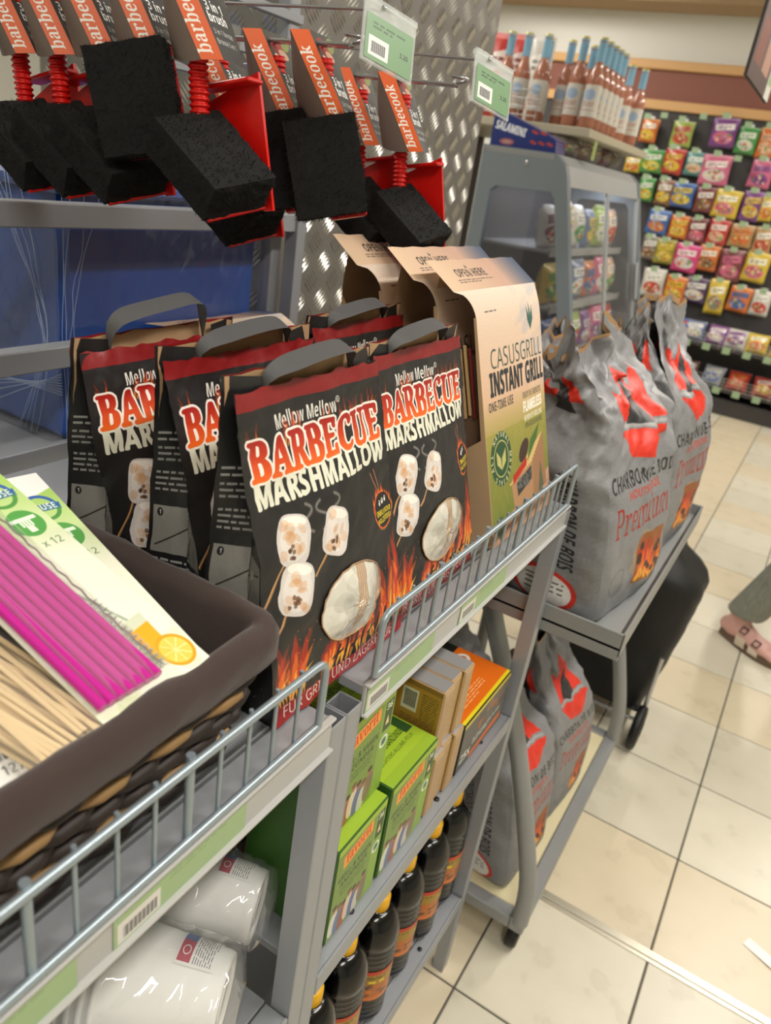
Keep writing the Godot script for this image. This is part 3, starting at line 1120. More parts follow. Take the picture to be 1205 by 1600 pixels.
func grill_boxes() -> void:
	printed("grill print", grill_print(), 0.6)
	printed("grill header", grill_header(), 0.65)
	mat("kraft board", Color(0.72, 0.60, 0.46), 0.85)
	mat("dark card", Color(0.42, 0.32, 0.25), 0.8)
	mat("bamboo", Color(0.76, 0.63, 0.43), 0.7)
	mat("red band", Color(0.45, 0.12, 0.10), 0.7)
	grill_box("tan instant grill carton at the front, whole green meadow print in view", Vector3(-0.258, SHELF, -0.882), 0.30, 0.0)
	grill_box("tan instant grill carton standing between two others", Vector3(-0.318, SHELF, -0.872), 0.25, 0.0)
	grill_box("tan instant grill carton at the back, against the tread plate column", Vector3(-0.400, SHELF, -0.885), 0.25, 0.0)
	var lying := grill_box("instant grill carton leaning far back behind the marshmallow bags", Vector3(-0.50, SHELF + 0.002, -0.872), 0.0, 0.0)
	lying.basis = Basis(Vector3.UP, PI / 2) * Basis(Vector3.RIGHT, -1.0)

# ---------------------------------------------------------------- basket with straws and sticks
func straw_card_print() -> Texture2D:
	var g := RandomNumberGenerator.new()
	g.seed = 31
	var p := Pic.new(300, 760, Color(0.80, 0.86, 0.64))
	for y in 760:
		p.rect(0, y, 300, 1, Color(0.91, 0.92, 0.88) if y < 60 else Color(0.66, 0.80, 0.42).lerp(Color(0.91, 0.92, 0.84), clampf((y - 90) / 260.0, 0, 1)))
	p.poly([Vector2(0, 0), Vector2(300, 0), Vector2(300, 66), Vector2(150, 120), Vector2(0, 96)], Color(0.95, 0.95, 0.94))
	p.text("k", 118, 74, 54, Color(0.75, 0.1, 0.1), "sans")
	p.ring(238, 128, 40, 11, Color(0.20, 0.38, 0.68), PI, TAU)
	p.poly([Vector2(290, 122), Vector2(264, 126), Vector2(284, 150)], Color(0.20, 0.38, 0.68))
	p.ring(238, 136, 40, 11, Color(0.32, 0.58, 0.28), 0.1, PI - 0.1)
	p.rect(196, 120, 84, 26, Color(0.22, 0.44, 0.55))
	p.text("RE-USE", 238, 142, 30, Color(0.90, 0.93, 0.90), "sans", 78)
	p.poly(Pic.oval(238, 240, 44, 46), Color(0.33, 0.62, 0.30))
	for k in 4:
		p.line([Vector2(226 + k * 8, 225), Vector2(226 + k * 8, 252)], 6, Color(0.88, 0.93, 0.85))
	p.line([Vector2(204, 226), Vector2(272, 226)], 12, Color(0.88, 0.93, 0.85))
	p.line([Vector2(230, 262), Vector2(248, 262)], 20, Color(0.88, 0.93, 0.85))
	p.text("x 12", 250, 326, 30, Color(0.35, 0.46, 0.32), "sans_light")
	# glass of juice with a straw and a cut orange
	p.line([Vector2(180, 470), Vector2(228, 600)], 8, Color(0.62, 0.68, 0.60))
	p.poly([Vector2(190, 590), Vector2(262, 580), Vector2(250, 700), Vector2(200, 706)], Color(0.80, 0.82, 0.72))
	p.poly([Vector2(194, 618), Vector2(258, 608), Vector2(250, 700), Vector2(200, 706)], Color(0.93, 0.66, 0.12))
	p.poly(Pic.oval(252, 700, 44, 44), Color(0.90, 0.60, 0.10))
	p.poly(Pic.oval(252, 700, 36, 36), Color(0.96, 0.79, 0.34))
	for k in 8:
		p.line([Vector2(252, 700), Vector2(252 + cos(k * TAU / 8) * 34, 700 + sin(k * TAU / 8) * 34)], 3, Color(0.97, 0.90, 0.66))
	for k in 20:
		p.poly(Pic.oval(g.randf_range(0, 300), g.randf_range(650, 760), 30, 18, 0.2), Color(0.55, 0.72, 0.25), 0.10)
	return p.tex()

func straw_pack(label: String, at: Vector3, b0: Basis, lifted: bool) -> void:
	# local: y along the card, x across, z up out of the card; origin at the low end middle
	var o := thing("straw_pack", label, "straws", at, "pink drinking straw packs")
	o.basis = b0
	var L := 0.235
	var W := 0.040
	var b := MB.new()
	b.box(Vector3(-W, 0, -0.0006), Vector3(W, L, 0.0004), 0.0002)
	b.quad(Vector3(-W, 0, 0.0006), Vector3(W, 0, 0.0006), Vector3(W, L, 0.0006), Vector3(-W, L, 0.0006), Vector3.BACK)
	part("card", b, mats["straw card"], o)
	b = MB.new()
	b.tube([Vector3(0, 0.008, 0), Vector3(0, 0.205, 0)], 0.0031, 10)
	var st := b.mesh()
	for k in 7:
		part("straw", st, mats["pink straw"], o, Vector3(-0.0355 + k * 0.0064, 0, 0.0042))
	# cleaning brush: twisted wire with bristles
	b = MB.new()
	var pts := []
	for k in 50:
		pts.append(Vector3(0.0108 + 0.0006 * cos(k * 1.6), 0.012 + k * 0.0038, 0.0034 + 0.0006 * sin(k * 1.6)))
	b.tube(pts, 0.0007, 5)
	for k in 60:
		var y := 0.012 + k * 0.0011
		b.tube([Vector3(0.0108 - 0.004 * cos(k * 2.4), y, 0.003 - 0.0025 * sin(k * 2.4)), Vector3(0.0108 + 0.004 * cos(k * 2.4), y, 0.003 + 0.0025 * sin(k * 2.4))], 0.0003, 4)
	part("cleaning_brush", b, mats["bright steel"], o)
	# blister: clear film arched over the straws
	b = MB.new()
	b.grid(10, 14, func(u, v):
		var x := lerpf(-0.0395, 0.0170, u)
		return Vector3(x, lerpf(0.002, 0.213, v), 0.001 + 0.0078 * pow(sin(u * PI), 0.35) * pow(sin(clampf(v, 0.002, 0.998) * PI), 0.12)))
	part("blister", b, mats["clear film"], o)

func basket() -> void:
	var fab := noise_tex(256, 0.35, 33, true, 3.0, null, 2)
	mat("brown cloth", Color(0.23, 0.18, 0.165), 0.95, 0.0, {"normal_enabled": true, "normal_texture": fab, "normal_scale": 0.5, "uv1_triplanar": true, "uv1_scale": Vector3.ONE * 22.0, "rim_enabled": true, "rim": 0.5, "rim_tint": 0.3})
	mat("dark wicker", Color(0.13, 0.085, 0.07), 0.6)
	mat("pale wicker", Color(0.55, 0.43, 0.27), 0.6)
	mat("pink straw", Color(0.74, 0.13, 0.56), 0.3, 0.0, {"subsurf_scatter_enabled": true, "subsurf_scatter_strength": 0.15})
	mat("bright steel", Color(0.75, 0.75, 0.74), 0.3, 0.9)
	mat("clear film", Color(1, 1, 1, 0.06), 0.06, 0.0, {"transparency": BaseMaterial3D.TRANSPARENCY_ALPHA})
	mat("stick wood", Color(0.86, 0.76, 0.58), 0.7)
	printed("straw card", straw_card_print(), 0.45)
	var x0 := -0.605
	var x1 := -0.252
	var z0 := -0.362
	var z1 := 0.05
	var y1 := 1.150
	var o := thing("basket", "wicker basket with a dark brown cloth liner folded over its rim", "basket", Vector3(0, SHELF, 0))
	var loop := func(grow: float, y: float, r: float) -> Array:
		var q := []
		var c := [Vector3(x1 + grow, y, z1 + grow), Vector3(x1 + grow, y, z0 - grow), Vector3(x0 - grow, y, z0 - grow), Vector3(x0 - grow, y, z1 + grow)]
		for k in 4:
			var a: Vector3 = c[(k + 3) % 4]
			var m: Vector3 = c[k]
			var e: Vector3 = c[(k + 1) % 4]
			q.append_array(arc_corner(a, m, e, r, 6))
		# densify the long sides
		var d := []
		for k in q.size():
			var a: Vector3 = q[k]
			var e: Vector3 = q[(k + 1) % q.size()]
			var m := maxi(1, int(a.distance_to(e) / 0.012))
			for i in m:
				d.append(a.lerp(e, float(i) / m))
		d.append(d[0])
		return d
	# woven walls: horizontal strands weaving in and out
	for r in 9:
		var b := MB.new()
		var y := 0.006 + r * 0.0098
		var base: Array = loop.call(-0.022 + 0.018 * y / 0.09, y, 0.03)
		var pts := []
		var nzr := 0
		for k in base.size():
			var q: Vector3 = base[k]
			var ce := Vector3((x0 + x1) / 2, y, (z0 + z1) / 2)
			pts.append(q + (q - ce).normalized() * 0.003 * (1.0 if (int(k / 2) + r) % 2 == 0 else -1.0))
		b.tube(pts, 0.0056, 6)
		part("wicker_strand", b, mats["pale wicker"] if r in [2, 6] else mats["dark wicker"], o)
	var b := MB.new()
	b.box(Vector3(x0 + 0.03, 0.0005, z0 + 0.03), Vector3(x1 - 0.03, 0.007, z1 - 0.03), 0.002)
	part("bottom", b, mats["dark wicker"], o)
	# liner: hem outside, roll over the rim, inner walls and bottom
	b = MB.new()
	var nz := FastNoiseLite.new()
	nz.frequency = 14.0
	nz.seed = 9
	var rim: Array = loop.call(-0.004, 0.0, 0.022)
	var m := rim.size() - 1
	var ce := Vector3((x0 + x1) / 2, 0, (z0 + z1) / 2)
	var prof := [Vector2(0.0075, -0.020), Vector2(0.0105, -0.015), Vector2(0.012, -0.007), Vector2(0.011, 0.002), Vector2(0.0065, 0.0085), Vector2(0.0, 0.0105), Vector2(-0.0065, 0.008), Vector2(-0.011, 0.001), Vector2(-0.013, -0.012), Vector2(-0.020, -0.040), Vector2(-0.026, -0.085)]
	b.grid(m, prof.size() - 1, func(u, v):
		var k := int(round(u * m)) % m
		var j := int(round(v * (prof.size() - 1)))
		var q: Vector3 = rim[k]
		var t: Vector3 = (rim[(k + 1) % m] - rim[(k + m - 1) % m]).normalized()
		var out := Vector3(-t.z, 0, t.x)
		if out.dot(q - ce) < 0:
			out = -out
		var pr: Vector2 = prof[j]
		var wob := nz.get_noise_2d(q.x * 1.4 + q.z, q.z * 1.4 + j * 0.03)
		return Vector3(q.x, y1 - SHELF, q.z) + out * (pr.x + 0.003 * wob) + Vector3(0, pr.y + 0.004 * nz.get_noise_2d(q.x * 0.9 + 3.0, q.z * 0.9) + (0.006 * wob if j == 0 else 0.0), 0), true)
	b.grid(6, 6, func(u, v): return Vector3(lerpf(x0 + 0.025, x1 - 0.025, u), 0.017, lerpf(z1 - 0.025, z0 + 0.025, v)))
	part("liner", b, mats["brown cloth"], o)
	# packs in the basket
	var ey := Vector3(-0.215, 0.050, -0.034).normalized()
	var ex := Vector3(0.12, 0.02, -1.0)
	ex = (ex - ey * ex.dot(ey)).normalized()
	var bs := Basis(ex, ey, ex.cross(ey))
	var ey1 := Vector3(-0.215, 0.056, -0.004).normalized()
	var ex1 := Vector3(0.05, 0.02, -1.0)
	ex1 = (ex1 - ey1 * ex1.dot(ey1)).normalized()
	var bs1 := Basis(ex1, ey1, ex1.cross(ey1))
	straw_pack("pack of pink drinking straws on top, front of the basket", Vector3(-0.259, 1.157, -0.258), bs1, true)
	straw_pack("second pack of pink straws, mostly under the first pack", Vector3(-0.256, 1.147, -0.262), bs, false)
	# bundle of wooden stirring sticks in a clear sleeve
	var sk := thing("stick_bundle", "clear sleeve of pale wooden sticks beside the pink straws", "sticks", Vector3(-0.262, 1.139, -0.206))
	sk.basis = Basis(Vector3.UP, 0.06) * Basis(Vector3.BACK, -0.10)
	b = MB.new()
	b.box(Vector3(-0.20, -0.0010, -0.0015), Vector3(0.0, 0.0010, 0.0015), 0.0005)
	var stick := b.mesh()
	for k in 52:
		var s := part("stick", stick, mats["stick wood"], sk, Vector3(rng.randf_range(-0.006, 0.004), 0.002 + (k / 13) * 0.0044 + rng.randf() * 0.001, -0.023 + (k % 13) * 0.0038 + rng.randf_range(-0.0008, 0.0008)))
		s.rotation = Vector3(rng.randf_range(-0.4, 0.4), rng.randf_range(-0.11, 0.11), rng.randf_range(-0.04, 0.02))
	b = MB.new()
	b.grid(30, 16, func(u, v):
		var a: float = v * TAU
		var x: float = lerpf(-0.215, 0.014, u)
		var e := 1.0 - 0.75 * pow(absf(u * 2 - 1), 8.0)
		return Vector3(x, 0.009 + sin(a) * 0.013 * e + 0.001 * nz.get_noise_2d(u * 3, a), cos(a) * 0.033))
	part("sleeve", b, mats["clear film"], sk)
	# folded label card with a barcode at the near corner
	var p := Pic.new(200, 160, Color(0.93, 0.93, 0.91))
	p.rect(0, 0, 200, 44, Color(0.35, 0.45, 0.30))
	for k in 20:
		p.line([Vector2(k * 12, 0), Vector2(k * 12 + 18, 44)], 3, Color(0.18, 0.24, 0.17))
	for k in 26:
		p.rect(110 + k * 3, 58, 1 + (k * 5) % 3, 44, Color(0.1, 0.1, 0.1))
	p.text("8 000 127", 148, 120, 16, Color(0.1, 0.1, 0.1), "sans_light")
	p.text("Quality A.K.A", 140, 142, 16, Color(0.15, 0.15, 0.15), "sans_light")
	p.rect(20, 80, 40, 30, Color(0.70, 0.62, 0.62))
	printed("barcode card", p.tex(), 0.4)
	var pk := thing("label_packet", "white packet corner with a barcode beside the wooden sticks", "packet", Vector3(-0.296, 1.144, -0.150))
	pk.basis = Basis(Vector3.UP, 1.35) * Basis(Vector3.RIGHT, 0.12)
	b = MB.new()
	b.box(Vector3(-0.045, -0.014, -0.06), Vector3(0.045, -0.001, 0.035), 0.004)
	part("body", b, mat("white film", Color(0.85, 0.86, 0.85), 0.3), pk)
	b = MB.new()
	b.quad(Vector3(-0.044, 0, 0.034), Vector3(0.044, 0, 0.034), Vector3(0.044, 0, -0.058), Vector3(-0.044, 0, -0.058), Vector3.UP)
	part("label", b, mats["barcode card"], pk)

# ---------------------------------------------------------------- grill brushes on hooks
func tag_print() -> Texture2D:
	# left strip: orange spine with the name; right: dark face
	var p := Pic.new(300, 420, Color(0.20, 0.20, 0.20))
	p.rect(0, 0, 86, 420, Color(0.87, 0.37, 0.13))
	p.text("barbecook", 58, 232, 74, Color(0.95, 0.93, 0.90), "serif", 330, -PI / 2)
	p.poly([Vector2(96, 0), Vector2(300, 0), Vector2(300, 190), Vector2(96, 130)], Color(0.24, 0.24, 0.22))
	p.poly(Pic.oval(170, 70, 62, 46, 0.4), Color(0.55, 0.16, 0.14))
	p.poly(Pic.oval(200, 96, 40, 22, 0.2), Color(0.72, 0.58, 0.48))
	p.poly(Pic.oval(250, 40, 46, 30, -0.6), Color(0.45, 0.50, 0.24))
	p.poly(Pic.oval(140, 120, 30, 14, 0.6), Color(0.84, 0.80, 0.74))
	p.text("3 in 1", 172, 230, 52, Color(0.93, 0.93, 0.92), "sans", 118)
	p.text("brush", 172, 274, 52, Color(0.93, 0.93, 0.92), "sans", 128)
	p.text("3 in 1 borstel", 176, 318, 28, Color(0.80, 0.80, 0.79), "sans_light", 140)
	p.text("Brosse 3 en 1", 176, 356, 28, Color(0.80, 0.80, 0.79), "sans_light", 146)
	return p.tex()

func pad_mesh(w: float, l: float, t: float, sd: int) -> Array:
	# scouring pad: rough block, and the fuzz on it
	var g := RandomNumberGenerator.new()
	g.seed = sd
	var nz := FastNoiseLite.new()
	nz.seed = sd
	nz.frequency = 60.0
	var b := MB.new()
	var h := Vector3(l, t, w) * 0.5
	var fz := MB.new()
	for ax in 3:
		for s in [-1.0, 1.0]:
			var p := (ax + 1) % 3
			var q := (ax + 2) % 3
			var f := func(u: float, v: float) -> Vector3:
				var c := Vector3.ZERO
				c[ax] = s * h[ax]
				c[p] = lerpf(-h[p], h[p], u)
				c[q] = lerpf(-h[q], h[q], v)
				var d := c.normalized()
				return c + d * 0.0022 * nz.get_noise_3dv(c)
			b.grid(12, 12, f, s < 0)
			var cnt := int(h[p] * h[q] * 4.0 * 170000.0)
			for k in cnt:
				var c: Vector3 = f.call(g.randf(), g.randf())
				var nn := Vector3.ZERO
				nn[ax] = s
				var dir := (nn * 0.9 + Vector3(g.randf_range(-1, 1), g.randf_range(-1, 1), g.randf_range(-1, 1)) * 0.8).normalized()
				var side := dir.cross(Vector3(g.randf_range(-1, 1), g.randf_range(-1, 1), g.randf_range(-1, 1))).normalized() * 0.00028
				var e := c + dir * g.randf_range(0.0015, 0.0055)
				fz.tri(c - side, c + side, e)
	return [b.mesh(), fz.mesh()]

var pads := []

func brush(label: String, at: Vector3, kind: String, sway := 0.24, turn := 0.0) -> void:
	# origin on the hook; hangs down -y; +x to the aisle, +z to the near side
	var o := thing("grill_brush", label, "brush", at, "red grill brushes with orange tags")
	o.basis = Basis(Vector3.UP, turn) * Basis(Vector3.BACK, sway)
	var rt := 0.7071
	var top := 0.012
	var bot := -0.076
	var R := Vector3(0.0185, 0, 0.0055)
	var L := Vector3(0.0055, 0, 0.0185)
	# sleeve of folded card: dark face, orange spine, brown inner side flaring out at the bottom
	var b := MB.new()
	var tilt := Vector3(-0.036, 0, 0.004)
	b.quad(L + Vector3(0, bot, 0), R + Vector3(0, bot, 0), R + Vector3(0, top, 0) + tilt, L + Vector3(0, top, 0) + tilt, Vector3(rt, 0, rt), Vector2(0, 1), Vector2(0.287, 0))
	b.grid(6, 6, func(u, v): return R + Vector3(-0.012 * u * u * (1.0 - v), lerpf(bot, top, v), -0.044 * u) + tilt * v, false, Vector2(0.287, 1), Vector2(1, 0))
	part("tag_face", b, mats["brush tag"], o)
	b = MB.new()
	b.grid(6, 8, func(u, v):
		var w := 0.040 * pow(1.0 - v, 0.65) + 0.004
		return L + Vector3(-w * (1.0 - u), lerpf(bot + 0.010 * (1.0 - u) * (1.0 - u), top, v), -0.016 * (1.0 - u) * (1.0 - u) - 0.0003) + tilt * v)
	b.quad(L + Vector3(-0.0006, bot, -0.0008), R + Vector3(-0.0006, bot, -0.0008), R + Vector3(-0.0006, top, -0.0008) + tilt, L + Vector3(-0.0006, top, -0.0008) + tilt, Vector3(-rt, 0, -rt))
	part("tag_back", b, mats["grey board"], o)
	# ribbed grip
	b = MB.new()
	var prof := []
	for k in 157:
		var t := k / 156.0
		prof.append(Vector2(0.0080 + 0.0011 * sin(t * PI * 52.0), lerpf(-0.130, 0.0, t)))
	prof.push_front(Vector2(0.0, -0.130))
	prof.append(Vector2(0.0, 0.0))
	b.T = Transform3D(Basis(Vector3.BACK, -0.10), Vector3(-0.008, -0.012, 0.0))
	b.lathe(prof, 14)
	part("grip", b, mats["red plastic"], o)
	var hd := Transform3D()
	if kind == "wedge":
		# sloping plate with the pad under it, triangular web behind
		b = MB.new()
		b.T = Transform3D(Basis(Vector3.BACK, -0.80) * Basis(Vector3.RIGHT, 0.25), Vector3(-0.016, -0.160, 0.006))
		b.box(Vector3(-0.034, -0.002, -0.034), Vector3(0.050, 0.002, 0.034), 0.0012)
		hd = b.T
		b.T = Transform3D()
		b.prism(PackedVector2Array([Vector2(-0.042, -0.100), Vector2(0.026, -0.080), Vector2(0.030, -0.192), Vector2(0.020, -0.192)]), Vector3(0, 0, -0.033), Vector3.RIGHT, Vector3.UP, Vector3(0, 0, 0.0035))
		b.box(Vector3(-0.032, -0.090, -0.033), Vector3(0.0285, -0.086, -0.012), 0.001)
		b.prism(PackedVector2Array([Vector2(-0.040, -0.128), Vector2(-0.012, -0.112), Vector2(-0.010, -0.156)]), Vector3(0, 0, -0.010), Vector3.RIGHT, Vector3.UP, Vector3(0, 0, 0.02))
		part("head", b, mats["red plastic"], o)
		hd = hd * Transform3D(Basis(), Vector3(0.008, 0.018, 0.004))
	else:
		# pad turned to the near side, covering the end of the grip
		b = MB.new()
		b.T = Transform3D(Basis(Vector3.UP, 0.55) * Basis(Vector3.BACK, 0.08), Vector3(-0.010, -0.110, 0.012))
		b.box(Vector3(-0.033, -0.043, -0.005), Vector3(0.035, 0.044, 0.0), 0.0015)
		b.box(Vector3(0.0, -0.046, -0.040), Vector3(0.036, -0.042, -0.004), 0.001)
		part("head", b, mats["red plastic"], o)
		hd = b.T * Transform3D(Basis(Vector3.FORWARD, PI / 2) * Basis(Vector3.RIGHT, PI / 2), Vector3(0.0, 0.0, 0.0155))
		hd = b.T * Transform3D(Basis(Vector3(0, -1, 0), Vector3(0, 0, 1), Vector3(-1, 0, 0)), Vector3(0.0, 0.0, 0.0155))
	var set_: Array = pads[0] if kind == "wedge" else pads[1]
	var pd := part("scouring_pad", set_[0], mats["black fibre"], o)
	pd.transform = hd
	var fz := part("fuzz", set_[1], mats["black fibre"], pd)
	meta(fz, "", "", "", "stuff")

func hook(label: String, x0: float, x1: float, y: float, z: float, tag_x: float, tag_y: float, rise: float) -> void:
	var o := thing("display_hook", label, "hook", Vector3(x0, y, z), "wire display hooks")
	var b := MB.new()
	var L := x1 - x0
	b.tube([Vector3(0, 0, 0.0045), Vector3(L - 0.012, rise, 0.0045)], 0.0021, 8)
	b.tube([Vector3(0, 0, -0.0045), Vector3(L - 0.012, rise, -0.0045)], 0.0021, 8)
	var loop := []
	for k in 15:
		var a := -PI * 0.5 - 0.3 + k * (PI + 0.6) / 14.0
		loop.append(Vector3(L - 0.012 + cos(a) * 0.012, rise + 0.004 + 0.010 * sin((a + PI / 2) * 0.5) * 0.4, -sin(a) * -0.0065))
	b.tube(loop, 0.0021, 8)
	part("prong", b, mats["chrome wire"], o)
	b = MB.new()
	b.tube([Vector3(0, 0.030, 0), Vector3(tag_x - x0, tag_y - y, 0)], 0.0016, 8)
	b.tube([Vector3(tag_x - x0, tag_y - y, -0.012), Vector3(tag_x - x0, tag_y - y, 0.012)], 0.0016, 8)
	part("label_wire", b, mats["chrome wire"], o)
	b = MB.new()
	b.box(Vector3(-0.006, -0.02, -0.012), Vector3(0.0, 0.045, 0.012), 0.002)
	part("back_plate", b, mats["chrome wire"], o)
	# hanging price holder: clear sleeve with a green label
	var h := MeshInstance3D.new()
	b = MB.new()
	b.box(Vector3(-0.0012, -0.052, -0.030), Vector3(0.0012, 0.004, 0.030), 0.0006)
	b.box(Vector3(-0.004, -0.002, -0.0305), Vector3(0.003, 0.006, 0.0305), 0.0015)
	var hp := part("price_holder", b, mats["clear plastic"], o, Vector3(tag_x - x0 + 0.002, tag_y - y - 0.003, 0.0))
	hp.basis = Basis(Vector3.UP, -0.35) * Basis(Vector3.BACK, 0.35) * Basis(Vector3.RIGHT, -0.22)
	b = MB.new()
	b.quad(Vector3(0.0020, -0.049, 0.027), Vector3(0.0020, -0.049, -0.027), Vector3(0.0020, -0.010, -0.027), Vector3(0.0020, -0.010, 0.027), Vector3.RIGHT)
	part("price_label", b, mats["hook label"], hp)

func brushes() -> void:
	mat("red plastic", Color(0.80, 0.075, 0.05), 0.32)
	mat("grey board", Color(0.46, 0.40, 0.36), 0.85)
	mat("black fibre", Color(0.030, 0.026, 0.026), 0.95)
	mat("chrome wire", Color(0.72, 0.73, 0.75), 0.22, 0.9)
	mat("clear plastic", Color(0.93, 0.96, 0.95, 0.30), 0.1, 0.0, {"transparency": BaseMaterial3D.TRANSPARENCY_ALPHA})
	printed("brush tag", tag_print(), 0.45)
	var p := Pic.new(220, 180, Color(0.40, 0.55, 0.38))
	p.fine(30, 26, 150, 2, 16, Color(0.16, 0.28, 0.16), rng, 0.7, 0.6)
	p.rect(16, 84, 92, 78, Color(0.86, 0.86, 0.84))
	for k in 22:
		p.rect(28 + k * 3, 104, 1 + (k * 7) % 3, 44, Color(0.12, 0.12, 0.12))
	p.text("3.20", 180, 112, 28, Color(0.10, 0.18, 0.10), "sans", 40)
	printed("hook label", p.tex(), 0.4)
	pads = [pad_mesh(0.070, 0.082, 0.034, 2), pad_mesh(0.068, 0.086, 0.030, 3)]
	# near hook (its prong lies above the picture)
	hook("wire hook nearest, carrying the row of five red brushes", -0.785, -0.47, 1.567, -0.55, -0.43, 1.615, 0.006)
	var xs := [-0.772, -0.716, -0.660, -0.598, -0.532]
	var n1 := ["leftmost red grill brush, tag cut by the picture edge", "second red grill brush from the left in the near row", "third red grill brush from the left in the near row", "near-row grill brush with its square black pad turned to the front", "front red grill brush of the near row with the red wedge in full view"]
	for k in 5:
		brush(n1[k], Vector3(xs[k], 1.567 + 0.003 * k, -0.55), "flat" if k == 3 else "wedge", 0.25 - 0.01 * k, 0.03 * (k % 3))
	hook("wire hook in the middle with a green price label at its tip", -0.785, -0.452, 1.541, -0.68, -0.428, 1.575, 0.004)
	var n2 := ["middle-row grill brush at the back, half hidden by the front red wedge", "middle-row grill brush between two others, black pad hanging low", "front grill brush of the middle row, big square black pad to the viewer"]
	for k in 3:
		brush(n2[k], Vector3([-0.620, -0.546, -0.488][k], 1.542 + 0.002 * k, -0.68), "wedge" if k == 0 else "flat", 0.22, 0.05 * k)
	hook("farthest wire hook with a small green price label", -0.785, -0.440, 1.541, -0.88, -0.412, 1.570, 0.002)
	var n3 := ["back grill brush on the farthest hook, small black pad", "front grill brush on the farthest hook, red wedge toward the chiller"]
	for k in 2:
		brush(n3[k], Vector3([-0.574, -0.513][k], 1.541, -0.88), "wedge", 0.2, 0.04 * k)
	# upright panel that holds the hooks
	var o := thing("hook_panel", "grey steel upright bars holding the brush hooks above the rack", "panel", Vector3(BACK - 0.02, 1.36, -0.72))
	for z in [0.30, -0.295]:
		var b := MB.new()
		b.box(Vector3(-0.012, -0.36, -0.012), Vector3(0.012, 0.60, 0.012), 0.002)
		part("upright", b, mats["rack paint"], o, Vector3(-0.002, 0, z))
	for y in [0.165, 0.205, 0.26]:
		var b := MB.new()
		b.box(Vector3(0.0, -0.006, -0.31), Vector3(0.014, 0.006, 0.31), 0.001)
		part("bar", b, mats["rack paint"], o, Vector3(0.0, y, 0))

# ---------------------------------------------------------------- lower shelves: firelighters, bottles, foam cups
func carton(called: String, label: String, category: String, group: String, lo: Vector3, hi: Vector3, mats6: Array, bev := 0.0015) -> Node3D:
	# printed carton: front (+x), near side (+z) and top (+y) carry print; faces listed [front, side, top, rest]
	var at := Vector3((lo.x + hi.x) / 2, lo.y, (lo.z + hi.z) / 2)
	var o := thing(called, label, category, at, group)
	var a := lo - at
	var e := hi - at
	var b := MB.new()
	b.box(a, e, bev)
	part("body", b, mats6[3], o)
	var s := 0.0004
	b = MB.new()
	b.quad(Vector3(e.x + s, a.y + bev, e.z - bev), Vector3(e.x + s, a.y + bev, a.z + bev), Vector3(e.x + s, e.y - bev, a.z + bev), Vector3(e.x + s, e.y - bev, e.z - bev), Vector3.RIGHT)
	part("front_face", b, mats6[0], o)
	b = MB.new()
	b.quad(Vector3(a.x + bev, a.y + bev, e.z + s), Vector3(e.x - bev, a.y + bev, e.z + s), Vector3(e.x - bev, e.y - bev, e.z + s), Vector3(a.x + bev, e.y - bev, e.z + s), Vector3.BACK)
	part("side_face", b, mats6[1], o)
	b = MB.new()
	b.quad(Vector3(e.x - bev, e.y + s, e.z - bev), Vector3(e.x - bev, e.y + s, a.z + bev), Vector3(a.x + bev, e.y + s, a.z + bev), Vector3(a.x + bev, e.y + s, e.z - bev), Vector3.UP)
	part("top_face", b, mats6[2], o)
	return o

